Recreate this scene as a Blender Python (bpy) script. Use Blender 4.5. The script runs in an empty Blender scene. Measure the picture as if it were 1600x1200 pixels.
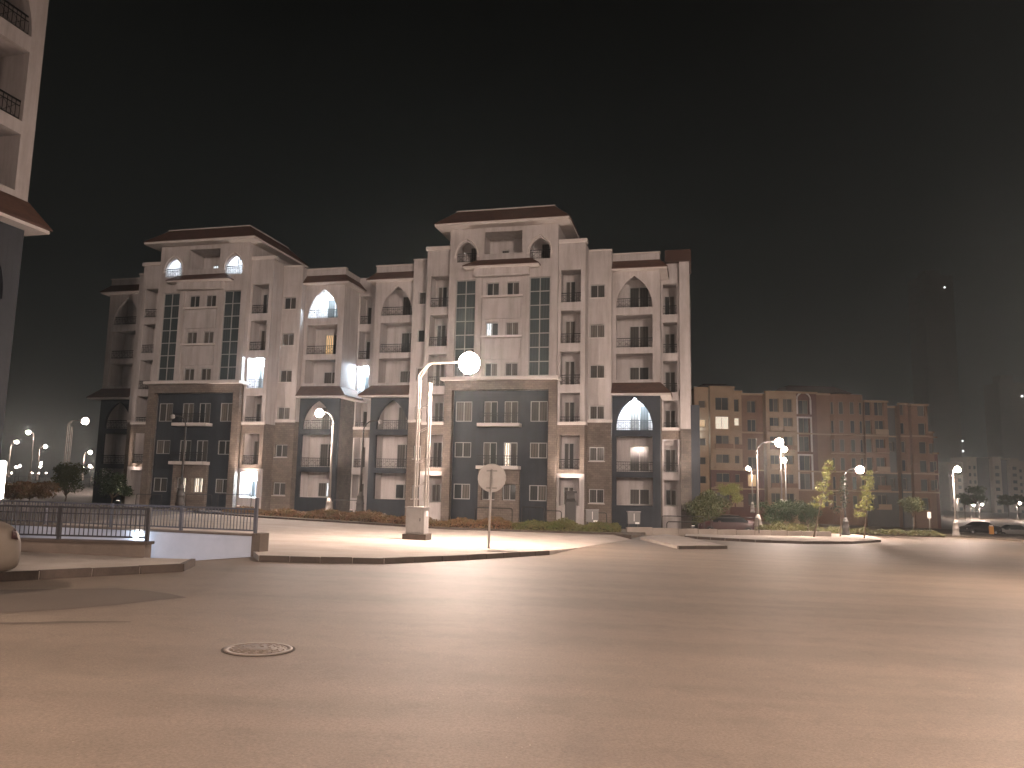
import bpy, bmesh, math, random
from mathutils import Vector, Matrix
R = math.radians
SC = bpy.context.scene
COL = SC.collection
random.seed(7)

# ------------------------------------------------------------------ camera
FPX, PITCH, ROLL, CAMZ = 1200.0, R(7.5), R(1.15), 1.65
_fw0 = Vector((0, math.cos(PITCH), math.sin(PITCH)))
_up0 = Vector((0, -math.sin(PITCH), math.cos(PITCH)))
_rt0 = Vector((1, 0, 0))
CRT = _rt0 * math.cos(ROLL) + _up0 * math.sin(ROLL)
CUP = _up0 * math.cos(ROLL) - _rt0 * math.sin(ROLL)
camd = bpy.data.cameras.new('camera')
camd.sensor_width = 36.0
camd.lens = 36.0 * FPX / 1600.0
camd.clip_start, camd.clip_end = 0.1, 5000
cam = bpy.data.objects.new('camera', camd)
COL.objects.link(cam)
cam.matrix_world = Matrix((
    (CRT.x, CUP.x, -_fw0.x, 0), (CRT.y, CUP.y, -_fw0.y, 0), (CRT.z, CUP.z, -_fw0.z, CAMZ), (0, 0, 0, 1)))
SC.camera = cam

# ------------------------------------------------------------------ night sky, exposure
wd = bpy.data.worlds.new('World'); SC.world = wd; wd.use_nodes = True
nt = wd.node_tree; nt.nodes.clear()
o_ = nt.nodes.new('ShaderNodeOutputWorld'); b_ = nt.nodes.new('ShaderNodeBackground')
tc = nt.nodes.new('ShaderNodeTexCoord'); sx = nt.nodes.new('ShaderNodeSeparateXYZ')
rp = nt.nodes.new('ShaderNodeValToRGB')
nt.links.new(tc.outputs['Generated'], sx.inputs[0]); nt.links.new(sx.outputs['Z'], rp.inputs[0])
nt.links.new(rp.outputs[0], b_.inputs['Color']); nt.links.new(b_.outputs[0], o_.inputs['Surface'])
e = rp.color_ramp.elements                      # town glow fading towards the zenith
e[0].position = 0.0;  e[0].color = (0.0070, 0.0074, 0.0066, 1)
e[1].position = 1.0;  e[1].color = (0.0002, 0.0003, 0.0002, 1)
for ps, cl in ((0.15, (0.0060, 0.0066, 0.0060)), (0.33, (0.0048, 0.0054, 0.0050)), (0.55, (0.0005, 0.0008, 0.0007))):
    m1 = e.new(ps); m1.color = (*cl, 1)
b_.inputs['Strength'].default_value = 1.0
SC.render.engine = 'CYCLES'
SC.view_settings.view_transform = 'Standard'; SC.view_settings.look = 'None'
SC.view_settings.exposure = 0.0; SC.view_settings.gamma = 1.0
SC.view_settings.use_curve_mapping = False
cy = SC.cycles
cy.use_denoising = True; cy.max_bounces = 6; cy.diffuse_bounces = 3; cy.glossy_bounces = 2
cy.transmission_bounces = 4; cy.volume_bounces = 0; cy.transparent_max_bounces = 6
cy.sample_clamp_indirect = 6.0; cy.sample_clamp_direct = 0.0
cy.caustics_reflective = False; cy.caustics_refractive = False; cy.use_light_tree = True
WARM = (1.0, 0.78, 0.66); COOL = (0.70, 0.86, 1.0)

# ------------------------------------------------------------------ ground shape and pixel to ground
def gz(x, y):                                   # the site falls gently away and to the right
    return -0.02 * max(-60, min(y, 190)) - 0.02 * max(-60, min(x, 120))
def ray(px, py):
    return _fw0 + CRT * ((px - 800) / FPX) - CUP * ((py - 600) / FPX)
def G(px, py, h=0.0):                           # the ground point seen at that place of the photograph
    d = ray(px, py)
    t = (CAMZ - h) / (-d.z - 0.02 * d.y - 0.02 * d.x)
    return Vector((d.x * t, d.y * t, CAMZ + d.z * t))
def AT(px, py, y):                              # the point seen there at depth y
    d = ray(px, py); t = y / d.y
    return Vector((d.x * t, y, CAMZ + d.z * t))

# ------------------------------------------------------------------ materials
MATS = {}
def mat(name, col, rough=0.7, metal=0.0, spec=0.4, noise=None, bump=None, emit=None, stretch=None, coat=0.0):
    if name in MATS: return MATS[name]
    m = bpy.data.materials.new(name); m.use_nodes = True
    n = m.node_tree.nodes; l = m.node_tree.links
    p = n['Principled BSDF']
    p.inputs['Base Color'].default_value = (*col, 1); p.inputs['Roughness'].default_value = rough
    p.inputs['Metallic'].default_value = metal; p.inputs['Specular IOR Level'].default_value = spec
    p.inputs['Coat Weight'].default_value = coat
    tcn = n.new('ShaderNodeTexCoord'); src = tcn.outputs['Object']
    if stretch:
        mp = n.new('ShaderNodeMapping'); mp.inputs['Scale'].default_value = stretch
        l.new(src, mp.inputs['Vector']); src = mp.outputs[0]
    if noise:                                   # (scale, colour b, amount, detail)
        t = n.new('ShaderNodeTexNoise'); t.inputs['Scale'].default_value = noise[0]
        t.inputs['Detail'].default_value = noise[3] if len(noise) > 3 else 6
        t.inputs['Roughness'].default_value = 0.65
        l.new(src, t.inputs['Vector'])
        r = n.new('ShaderNodeValToRGB'); r.color_ramp.elements[0].position = 0.35; r.color_ramp.elements[1].position = 0.68
        r.color_ramp.elements[0].color = (*col, 1)
        r.color_ramp.elements[1].color = (*[c * (1 - noise[2]) + d * noise[2] for c, d in zip(col, noise[1])], 1)
        l.new(t.outputs['Fac'], r.inputs[0]); l.new(r.outputs[0], p.inputs['Base Color'])
    if bump:
        t = n.new('ShaderNodeTexNoise'); t.inputs['Scale'].default_value = bump[0]; t.inputs['Detail'].default_value = 5
        l.new(src, t.inputs['Vector'])
        b = n.new('ShaderNodeBump'); b.inputs['Strength'].default_value = bump[1]; b.inputs['Distance'].default_value = bump[2] if len(bump) > 2 else 0.02
        l.new(t.outputs['Fac'], b.inputs['Height']); l.new(b.outputs[0], p.inputs['Normal'])
    if emit:
        p.inputs['Emission Color'].default_value = (*emit[0], 1); p.inputs['Emission Strength'].default_value = emit[1]
    MATS[name] = m
    return m
def glow(strength, col=WARM):
    k = 'lamp_%s_%.2f_%.2f' % ('warm' if col[0] >= col[2] else 'cool', strength, col[1])
    if k in MATS: return MATS[k]
    m = bpy.data.materials.new(k); m.use_nodes = True
    n = m.node_tree.nodes; n.clear()
    em = n.new('ShaderNodeEmission'); ou = n.new('ShaderNodeOutputMaterial')
    em.inputs[0].default_value = (*col, 1); em.inputs[1].default_value = strength
    m.node_tree.links.new(em.outputs[0], ou.inputs[0]); MATS[k] = m
    return m

WHITE = mat('wall_paint', (0.57, 0.535, 0.53), 0.85, noise=(0.35, (0.43, 0.40, 0.39), 0.9, 8), bump=(30, 0.15, 0.01))
TRIM = mat('trim_paint', (0.66, 0.62, 0.60), 0.8, noise=(1.2, (0.55, 0.50, 0.46), 0.7))
NAVY = mat('dark_cladding', (0.024, 0.030, 0.040), 0.7, noise=(0.5, (0.040, 0.046, 0.056), 0.9), bump=(18, 0.2, 0.02))
TILE = mat('roof_tile', (0.125, 0.066, 0.048), 0.75, noise=(1.6, (0.075, 0.042, 0.033), 0.9), bump=(9, 0.6, 0.05), stretch=(1, 1, 3))
ALU = mat('window_frame_metal', (0.42, 0.42, 0.41), 0.4, 0.3)
RAILM = mat('railing_metal', (0.03, 0.03, 0.032), 0.45, 0.6)
DARKM = mat('dark_metal', (0.05, 0.047, 0.045), 0.5, 0.4)
POLE = mat('lamp_post_paint', (0.30, 0.275, 0.25), 0.55, 0.1)
POLED = mat('dark_lamp_post_paint', (0.055, 0.050, 0.047), 0.6, 0.2)
CABIN = mat('cabinet_paint', (0.30, 0.285, 0.275), 0.6, 0.1, noise=(2.2, (0.22, 0.205, 0.195), 0.7), bump=(14, 0.05))
PAVE = mat('pavement_concrete', (0.36, 0.315, 0.275), 0.9, noise=(0.7, (0.25, 0.215, 0.185), 0.9, 9), bump=(40, 0.3, 0.01))
KERB = mat('kerb_concrete', (0.072, 0.053, 0.042), 0.9, noise=(2.5, (0.042, 0.032, 0.026), 0.9), bump=(25, 0.5, 0.02))
CONC = mat('parapet_concrete', (0.135, 0.105, 0.085), 0.9, noise=(1.8, (0.085, 0.068, 0.056), 0.9), bump=(20, 0.4, 0.02))
RAMPW = mat('ramp_wall_paint', (0.46, 0.49, 0.56), 0.8, noise=(0.8, (0.37, 0.40, 0.47), 0.9))
BARK = mat('bark', (0.16, 0.115, 0.08), 0.9, noise=(8, (0.08, 0.06, 0.045), 0.9), bump=(20, 0.6, 0.02))
SOIL = mat('soil', (0.13, 0.10, 0.075), 0.95, noise=(1.5, (0.08, 0.065, 0.05), 0.9), bump=(12, 0.6, 0.05))

def stone_mat(name, c1, c2, mortar, scale):
    m = bpy.data.materials.new(name); m.use_nodes = True
    n = m.node_tree.nodes; l = m.node_tree.links; p = n['Principled BSDF']; p.inputs['Roughness'].default_value = 0.85
    t = n.new('ShaderNodeTexCoord'); mp = n.new('ShaderNodeMapping')
    sep = n.new('ShaderNodeSeparateXYZ'); cmb = n.new('ShaderNodeCombineXYZ'); add = n.new('ShaderNodeMath'); add.operation = 'ADD'
    l.new(t.outputs['Object'], sep.inputs[0]); l.new(sep.outputs[0], add.inputs[0]); l.new(sep.outputs[1], add.inputs[1])
    l.new(add.outputs[0], cmb.inputs[0]); l.new(sep.outputs[2], cmb.inputs[1])
    b = n.new('ShaderNodeTexBrick'); b.inputs['Scale'].default_value = scale
    b.inputs['Color1'].default_value = (*c1, 1); b.inputs['Color2'].default_value = (*c2, 1); b.inputs['Mortar'].default_value = (*mortar, 1)
    b.inputs['Mortar Size'].default_value = 0.012; b.inputs['Bias'].default_value = -0.1
    l.new(cmb.outputs[0], b.inputs['Vector'])
    no = n.new('ShaderNodeTexNoise'); no.inputs['Scale'].default_value = 0.9; no.inputs['Detail'].default_value = 7
    l.new(t.outputs['Object'], no.inputs['Vector'])
    mx = n.new('ShaderNodeMix'); mx.data_type = 'RGBA'; mx.blend_type = 'MULTIPLY'; mx.inputs[0].default_value = 0.7
    rr = n.new('ShaderNodeValToRGB'); rr.color_ramp.elements[0].color = (0.45, 0.43, 0.42, 1); rr.color_ramp.elements[0].position = 0.3; rr.color_ramp.elements[1].position = 0.7
    l.new(no.outputs['Fac'], rr.inputs[0]); l.new(b.outputs['Color'], mx.inputs[6]); l.new(rr.outputs[0], mx.inputs[7])
    l.new(mx.outputs[2], p.inputs['Base Color'])
    bp = n.new('ShaderNodeBump'); bp.inputs['Strength'].default_value = 0.5; bp.inputs['Distance'].default_value = 0.03
    l.new(b.outputs['Fac'], bp.inputs['Height']); bp.invert = True; l.new(bp.outputs[0], p.inputs['Normal'])
    MATS[name] = m
    return m
def streaks(m):
    n = m.node_tree.nodes; l = m.node_tree.links; p = n['Principled BSDF']
    src = p.inputs['Base Color'].links[0].from_socket
    t = n.new('ShaderNodeTexCoord'); mp = n.new('ShaderNodeMapping'); mp.inputs['Scale'].default_value = (2.6, 2.6, 0.22); l.new(t.outputs['Object'], mp.inputs[0])
    q = n.new('ShaderNodeTexNoise'); q.inputs['Scale'].default_value = 1.0; q.inputs['Detail'].default_value = 7; q.inputs['Roughness'].default_value = 0.7; l.new(mp.outputs[0], q.inputs['Vector'])
    r = n.new('ShaderNodeValToRGB'); r.color_ramp.elements[0].position = 0.33; r.color_ramp.elements[1].position = 0.58
    r.color_ramp.elements[0].color = (0.70, 0.67, 0.64, 1); l.new(q.outputs['Fac'], r.inputs[0])
    x = n.new('ShaderNodeMix'); x.data_type = 'RGBA'; x.blend_type = 'MULTIPLY'; x.inputs[0].default_value = 0.75
    l.new(src, x.inputs[6]); l.new(r.outputs[0], x.inputs[7]); l.new(x.outputs[2], p.inputs['Base Color'])
streaks(WHITE); streaks(NAVY); streaks(PAVE) if False else None
STONE = stone_mat('stone_cladding', (0.19, 0.155, 0.13), (0.25, 0.205, 0.17), (0.10, 0.085, 0.07), 1.6)
STONED = stone_mat('grey_stone_cladding', (0.115, 0.10, 0.09), (0.165, 0.14, 0.12), (0.07, 0.06, 0.05), 1.6)

def glass_mat(name, tint, curtain, amount):
    """window glass: a glossy pane in front of folded curtains whose tone differs from window to window"""
    m = bpy.data.materials.new(name); m.use_nodes = True
    n = m.node_tree.nodes; l = m.node_tree.links; p = n['Principled BSDF']
    t = n.new('ShaderNodeTexCoord'); oi = n.new('ShaderNodeObjectInfo')
    w = n.new('ShaderNodeTexWave'); w.bands_direction = 'X'; w.inputs['Scale'].default_value = 1.6; w.inputs['Distortion'].default_value = 2.0; w.inputs['Detail Scale'].default_value = 0.4
    l.new(t.outputs['Object'], w.inputs['Vector'])
    r = n.new('ShaderNodeValToRGB'); r.color_ramp.elements[0].color = (*[c * 0.55 for c in curtain], 1); r.color_ramp.elements[1].color = (*curtain, 1)
    l.new(w.outputs['Fac'], r.inputs[0])
    st = n.new('ShaderNodeMath'); st.operation = 'MULTIPLY'; st.inputs[1].default_value = amount
    l.new(oi.outputs['Random'], st.inputs[0])
    mx = n.new('ShaderNodeMix'); mx.data_type = 'RGBA'; mx.inputs[6].default_value = (*tint, 1)
    l.new(st.outputs[0], mx.inputs[0]); l.new(r.outputs[0], mx.inputs[7]); l.new(mx.outputs[2], p.inputs['Base Color'])
    p.inputs['Roughness'].default_value = 0.08; p.inputs['Specular IOR Level'].default_value = 0.5
    MATS[name] = m
    return m
GLASS = glass_mat('window_glass', (0.035, 0.040, 0.042), (0.20, 0.18, 0.16), 0.9)
STRIPG = glass_mat('stair_glass', (0.050, 0.066, 0.070), (0.09, 0.11, 0.115), 0.8)

def lit_mat(name, col, strength):
    """a curtain lit from the room behind it"""
    m = bpy.data.materials.new(name); m.use_nodes = True
    n = m.node_tree.nodes; l = m.node_tree.links; p = n['Principled BSDF']
    t = n.new('ShaderNodeTexCoord'); w = n.new('ShaderNodeTexWave'); w.bands_direction = 'X'
    w.inputs['Scale'].default_value = 1.9; w.inputs['Distortion'].default_value = 3
    l.new(t.outputs['Object'], w.inputs['Vector'])
    r = n.new('ShaderNodeValToRGB'); r.color_ramp.elements[0].color = (*[c * 0.12 for c in col], 1); r.color_ramp.elements[1].color = (*col, 1); r.color_ramp.elements[0].position = 0.2
    l.new(w.outputs['Fac'], r.inputs[0]); l.new(r.outputs[0], p.inputs['Emission Color']); p.inputs['Emission Strength'].default_value = strength
    p.inputs['Base Color'].default_value = (0.3, 0.28, 0.25, 1); p.inputs['Roughness'].default_value = 0.1
    MATS[name] = m
    return m
LITW = lit_mat('lit_curtain', (1.0, 0.86, 0.68), 1.6)
LITY = lit_mat('lit_yellow_curtain', (1.0, 0.62, 0.28), 1.0)
LITC = lit_mat('lit_cool_curtain', (0.85, 0.93, 1.0), 1.8)

# ------------------------------------------------------------------ mesh helpers
class MB:
    def __init__(s): s.v = []; s.f = []; s.sm = []
    def quad(s, a, b, c, d, smooth=False):
        k = len(s.v); s.v += [tuple(a), tuple(b), tuple(c), tuple(d)]; s.f.append((k, k+1, k+2, k+3)); s.sm.append(smooth); return s
    def poly(s, pts):
        k = len(s.v); s.v += [tuple(p) for p in pts]; s.f.append(tuple(range(k, k+len(pts)))); s.sm.append(False); return s
    def box(s, x0, x1, y0, y1, z0, z1):
        k = len(s.v)
        s.v += [(x0,y0,z0),(x1,y0,z0),(x1,y1,z0),(x0,y1,z0),(x0,y0,z1),(x1,y0,z1),(x1,y1,z1),(x0,y1,z1)]
        for q in ((3,2,1,0),(4,5,6,7),(0,1,5,4),(1,2,6,5),(2,3,7,6),(3,0,4,7)): s.f.append(tuple(k+i for i in q)); s.sm.append(False)
        return s
    def frustum(s, a, b):                       # a, b: (x0,x1,y0,y1,z) bottom and top
        k = len(s.v)
        for x0, x1, y0, y1, z in (a, b): s.v += [(x0,y0,z),(x1,y0,z),(x1,y1,z),(x0,y1,z)]
        for q in ((3,2,1,0),(4,5,6,7),(0,1,5,4),(1,2,6,5),(2,3,7,6),(3,0,4,7)): s.f.append(tuple(k+i for i in q)); s.sm.append(False)
        return s
    def tube(s, pts, rad, n=8, smooth=True):    # a tapering tube along points
        pts = [Vector(p) for p in pts]; k = len(s.v)
        if not hasattr(rad, '__len__'): rad = [rad] * len(pts)
        for i, p in enumerate(pts):
            d = (pts[min(i+1, len(pts)-1)] - pts[max(i-1, 0)]).normalized()
            a = d.cross(Vector((0.13, 0.97, 0.21)))
            if a.length < 0.2: a = d.cross(Vector((1, 0, 0)))
            a.normalize(); b = d.cross(a)
            for j in range(n):
                t = 2 * math.pi * j / n
                s.v.append(tuple(p + (a * math.cos(t) + b * math.sin(t)) * rad[i]))
        for i in range(len(pts)-1):
            for j in range(n):
                s.f.append((k+i*n+j, k+i*n+(j+1) % n, k+(i+1)*n+(j+1) % n, k+(i+1)*n+j)); s.sm.append(smooth)
        s.f.append(tuple(k+j for j in range(n))[::-1]); s.sm.append(False)
        q = k+(len(pts)-1)*n; s.f.append(tuple(q+j for j in range(n))); s.sm.append(False)
        return s
    def lathe(s, prof, n=16, c=(0, 0, 0), smooth=True):   # prof: (r, z)
        k = len(s.v)
        for r, z in prof:
            for j in range(n):
                t = 2*math.pi*j/n; s.v.append((c[0]+r*math.cos(t), c[1]+r*math.sin(t), c[2]+z))
        for i in range(len(prof)-1):
            for j in range(n):
                s.f.append((k+i*n+j, k+i*n+(j+1) % n, k+(i+1)*n+(j+1) % n, k+(i+1)*n+j)); s.sm.append(smooth)
        s.f.append(tuple(k+j for j in range(n))[::-1]); s.sm.append(False)
        q = k+(len(prof)-1)*n; s.f.append(tuple(q+j for j in range(n))); s.sm.append(False)
        return s
    def mesh(s, name, m):
        me = bpy.data.meshes.new(name); me.from_pydata(s.v, [], s.f)
        me.polygons.foreach_set('use_smooth', s.sm)
        for x in (m if isinstance(m, (list, tuple)) else [m]): me.materials.append(x)
        me.update(); return me
    def build(s, name, m, parent=None, loc=None, rz=0):
        return put(name, s.mesh(name, m), parent, loc, rz)
def put(name, me, parent=None, loc=None, rz=0):
    o = bpy.data.objects.new(name, me); COL.objects.link(o)
    if parent is not None: o.parent = parent
    if loc is not None: o.location = loc
    if rz: o.rotation_euler = (0, 0, rz)
    return o
def tag(o, label=None, cat=None, group=None, kind=None):
    if label: o['label'] = label
    if cat: o['category'] = cat
    if group: o['group'] = group
    if kind: o['kind'] = kind
    return o
def thing(name, label, cat, loc=(0, 0, 0), rz=0, group=None):
    o = bpy.data.objects.new(name, None); COL.objects.link(o); o.empty_display_size = 0.3
    o.location = loc; o.rotation_euler = (0, 0, rz)
    return tag(o, label, cat, group)
def copy_tree(o, parent=None):
    c = o.copy(); COL.objects.link(c)
    if parent is not None: c.parent = parent
    for ch in list(o.children): copy_tree(ch, c)
    return c
def bevel(o, w, seg=2):
    md = o.modifiers.new('bevel', 'BEVEL'); md.width = w; md.segments = seg; md.limit_method = 'ANGLE'
    return o
def leaves(pts, size, m, name, parent=None, flat=0.0):
    """one small bent leaf blade at each point"""
    v = []; f = []
    for p in pts:
        s = size * random.uniform(0.6, 1.3)
        a = Vector((random.gauss(0, 1), random.gauss(0, 1), random.gauss(0, 1) * (1 - flat))).normalized()
        b = a.cross(Vector((random.gauss(0, 1), random.gauss(0, 1), random.gauss(0, 1))))
        if b.length < 1e-3: continue
        b.normalize(); c = a.cross(b) * s * 0.18
        k = len(v); p = Vector(p)
        v += [tuple(p - a*s), tuple(p + b*s*0.42 + c), tuple(p + a*s), tuple(p - b*s*0.42 + c)]
        f += [(k, k+1, k+2), (k, k+2, k+3)]
    me = bpy.data.meshes.new(name); me.from_pydata(v, [], f); me.materials.append(m); me.update()
    return put(name, me, parent)
def leaf_mat(name, c1, c2, scale=1.2):
    m = mat(name, c1, 0.6, noise=(scale, c2, 1.0, 4)); 
    return m

# ------------------------------------------------------------------ ground
PIT = [Vector((-7.75, 17.0)), Vector((-6.4, 19.75)), Vector((-15.3, 22.6)), Vector((-15.3, 17.6))]   # ramp opening: mouth near, mouth far, deep far, deep near
def asphalt():
    m = bpy.data.materials.new('asphalt'); m.use_nodes = True
    n = m.node_tree.nodes; l = m.node_tree.links; p = n['Principled BSDF']
    t = n.new('ShaderNodeTexCoord')
    def nz(scale, detail, sc=None, rot=0):
        mp = n.new('ShaderNodeMapping'); mp.inputs['Scale'].default_value = sc or (1, 1, 1); mp.inputs['Rotation'].default_value = (0, 0, rot)
        l.new(t.outputs['Object'], mp.inputs[0])
        q = n.new('ShaderNodeTexNoise'); q.inputs['Scale'].default_value = scale; q.inputs['Detail'].default_value = detail; q.inputs['Roughness'].default_value = 0.6
        l.new(mp.outputs[0], q.inputs['Vector']); return q.outputs['Fac']
    def ramp(src, a, b, ca, cb):
        r = n.new('ShaderNodeValToRGB'); r.color_ramp.elements[0].position = a; r.color_ramp.elements[1].position = b
        r.color_ramp.elements[0].color = (*ca, 1); r.color_ramp.elements[1].color = (*cb, 1); l.new(src, r.inputs[0]); return r.outputs[0]
    def mult(a, b, f):
        x = n.new('ShaderNodeMix'); x.data_type = 'RGBA'; x.blend_type = 'MULTIPLY'; x.inputs[0].default_value = f
        l.new(a, x.inputs[6]); l.new(b, x.inputs[7]); return x.outputs[2]
    base = ramp(nz(0.35, 8), 0.25, 0.75, (0.186, 0.143, 0.107), (0.218, 0.170, 0.128))
    streak = ramp(nz(0.5, 5, (0.22, 1.0, 1), R(-16)), 0.36, 0.66, (0.93, 0.925, 0.92), (1, 1, 1))
    streak2 = ramp(nz(0.6, 5, (0.15, 1.2, 1), R(38)), 0.38, 0.54, (0.74, 0.73, 0.72), (1, 1, 1))
    grain = ramp(nz(48, 6), 0.32, 0.68, (0.50, 0.49, 0.48), (1, 1, 1))
    spots = ramp(nz(2.6, 9), 0.30, 0.52, (0.70, 0.685, 0.67), (1, 1, 1))
    c = mult(mult(mult(mult(base, streak, 0.3), streak2, 0.65), grain, 0.85), spots, 0.5)
    l.new(c, p.inputs['Base Color']); p.inputs['Roughness'].default_value = 0.62; p.inputs['Specular IOR Level'].default_value = 0.45
    b = n.new('ShaderNodeBump'); b.inputs['Strength'].default_value = 0.35; b.inputs['Distance'].default_value = 0.01
    l.new(nz(110, 4), b.inputs['Height']); l.new(b.outputs[0], p.inputs['Normal'])
    return m
ASPH = asphalt()
g = MB()
ring = [Vector((-26, -60)), Vector((120, -60)), Vector((120, 190)), Vector((-60, 190)), Vector((-60, -60))]
g3 = lambda p, dz=0: (p[0], p[1], gz(p[0], p[1]) + dz)
inner = [(-60, -60), (120, -60), (120, 190), (-60, 190)]
pit = [PIT[0], PIT[1], PIT[2], PIT[3]]
# four trapezoids round the ramp opening, then a far ring out to the horizon
a, b, c, d = inner
g.poly([g3(a), g3(b), g3(pit[0]), g3(pit[3])]); g.poly([g3(b), g3(c), g3(pit[1]), g3(pit[0])])
g.poly([g3(c), g3(d), g3(pit[2]), g3(pit[1])]); g.poly([g3(d), g3(a), g3(pit[3]), g3(pit[2])])
outer = [(-2500, -2500), (2500, -2500), (2500, 3500), (-2500, 3500)]
for i in range(4):
    j = (i + 1) % 4
    g.poly([(*outer[i], -6.5), (*outer[j], -6.5), g3(inner[j]), g3(inner[i])])
tag(g.build('road', ASPH), kind='structure')

def slab(name, pts, h, m, kerbm=None, kerbw=0.16, flags=False, drop=0.25):
    """a raised sheet following the ground, with kerb stones along its outline; pts are ground points"""
    P = [Vector((p[0], p[1], p[2] if (len(p) > 2 and flags) else 0)) for p in pts]
    area = sum(P[i].x*P[(i+1) % len(P)].y - P[(i+1) % len(P)].x*P[i].y for i in range(len(P)))
    if area < 0: P.reverse()
    hh = lambda p: 0.006 if (flags and p.z == 99) else h
    o = MB(); o.poly([g3(p, hh(p)) for p in P])
    for i in range(len(P)):
        q, r = P[i], P[(i+1) % len(P)]
        o.quad(g3(q, -drop), g3(r, -drop), g3(r, hh(r)), g3(q, hh(q)))
    ob = tag(o.build(name, m), kind='structure')
    return ob, P
def kerb(parent, line, h, w=0.10, L=0.9, side=1):
    """single kerb stones along a line of ground points"""
    pts = [Vector((p[0], p[1])) for p in line]
    for a, b in zip(pts, pts[1:]):
        d = b - a; n = max(1, round(d.length / L)); t = d / n; u = t.normalized(); nn = Vector((-u.y, u.x)) * w * side
        for i in range(n):
            p = a + t * i + u * 0.012; q = a + t * (i + 1) - u * 0.012
            dz = random.uniform(-0.006, 0.008)
            m = MB(); p = p - nn*0.35; q = q - nn*0.35
            lo = [g3(p, -0.1), g3(q, -0.1), g3(q + nn, -0.1), g3(p + nn, -0.1)]
            hi = [g3(p + nn*0.12, h + dz), g3(q + nn*0.12, h + dz), g3(q + nn, h + dz), g3(p + nn, h + dz)]
            k = m.v; m.v += lo + hi
            for f in ((3,2,1,0),(4,5,6,7),(0,1,5,4),(1,2,6,5),(2,3,7,6),(3,0,4,7)): m.f.append(f); m.sm.append(False)
            m.build('kerb_stone', KERB, parent)

# forecourt pavement in front of the blocks, where the tall lamp stands
FC = [G(404, 877), G(600, 881), G(858, 867)]
low = lambda p: Vector((p.x, p.y, 99))
fc_back = [low(G(905, 856)), low(G(985, 842.6)), G(960, 839), G(700, 831), G(560, 822), G(400, 812), G(330, 806), Vector((-19, 44, 0)), Vector((-17, 30, 0)), Vector((-15.6, 23.4, 0)), Vector((-6.6, 20.15, 0))]
pv, _ = slab('forecourt_pavement', FC + fc_back, 0.13, PAVE, flags=True)
kerb(pv, [G(404, 877), G(500, 879.5), G(600, 881)], 0.138)
kerb(pv, [G(600, 881), G(730, 875), G(858, 867)], 0.138)
# planted strip in front of the blocks
st, _ = slab('planting_strip', [G(330, 806), G(400, 812), G(560, 822), G(700, 831), G(960, 839), G(985, 842), G(1010, 836), Vector((7.5, 44.5, 0)), Vector((-3, 45, 0)), Vector((-16, 52, 0)), Vector((-22, 54, 0))], 0.16, SOIL)
kerb(st, [G(330, 806.4), G(400, 812.4), G(560, 822.4), G(700, 831.4), G(960, 839.4), G(985, 842.4)], 0.22, side=1, L=1.2)
# second pavement, right of the drive
p2, _ = slab('lower_pavement', [G(1000, 843), G(1060, 858), G(1136, 857.5), G(1075, 843), G(1040, 838)], 0.12, PAVE)
kerb(p2, [G(1060, 858), G(1136, 857.5)], 0.13)
# corner island with the lamps and the young trees
isl = [G(1070, 841), G(1110, 843.5), G(1180, 847.5), G(1255, 850), G(1330, 850), G(1376, 847), G(1372, 842), G(1340, 838), G(1270, 835), G(1180, 833), G(1075, 831)]
p3, _ = slab('corner_pavement', isl, 0.13, PAVE)
kerb(p3, [G(1070, 841), G(1110, 843.5), G(1180, 847.5), G(1255, 850), G(1330, 850), G(1376, 847)], 0.138)
# far verge of the road on the right
p4, _ = slab('far_verge', [G(1395, 833), G(1450, 836), G(1520, 840), G(1605, 847), Vector((75, 62, 0)), Vector((80, 110, 0)), Vector((40, 108, 0)), Vector((33, 80, 0))], 0.15, SOIL)
# darker patch and thin dark line laid on the near road
DARKROAD = mat('dark_asphalt', (0.088, 0.068, 0.052), 0.7, noise=(0.9, (0.105, 0.082, 0.062), 0.8), bump=(90, 0.3, 0.01))
def dark_sheet(name, pts):
    o = MB(); o.poly([g3(G(*p), 0.004) for p in pts]); tag(o.build(name, DARKROAD), kind='structure')
dark_sheet('dark_patch', [(-60, 962), (0, 958), (100, 953), (180, 946), (250, 938), (292, 934), (265, 928), (230, 923), (180, 919.5), (100, 920.5), (0, 922), (-60, 924)])
dark_sheet('dark_line', [(-40, 976), (60, 975), (205, 972.5), (205, 971.5), (100, 970.5), (60, 972.5), (-40, 973.5)])
# left pavement by the ramp
SW = [G(-160, 916), G(60, 905.5), G(285, 893), G(303, 884), Vector((-7.62, 16.75, 0)), Vector((-15.5, 17.3, 0)), Vector((-18, 15, 0))]
p5, _ = slab('left_pavement', SW, 0.14, PAVE)
kerb(p5, [G(-160, 916), G(60, 905.5), G(285, 893), G(303, 884)], 0.148)

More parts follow.
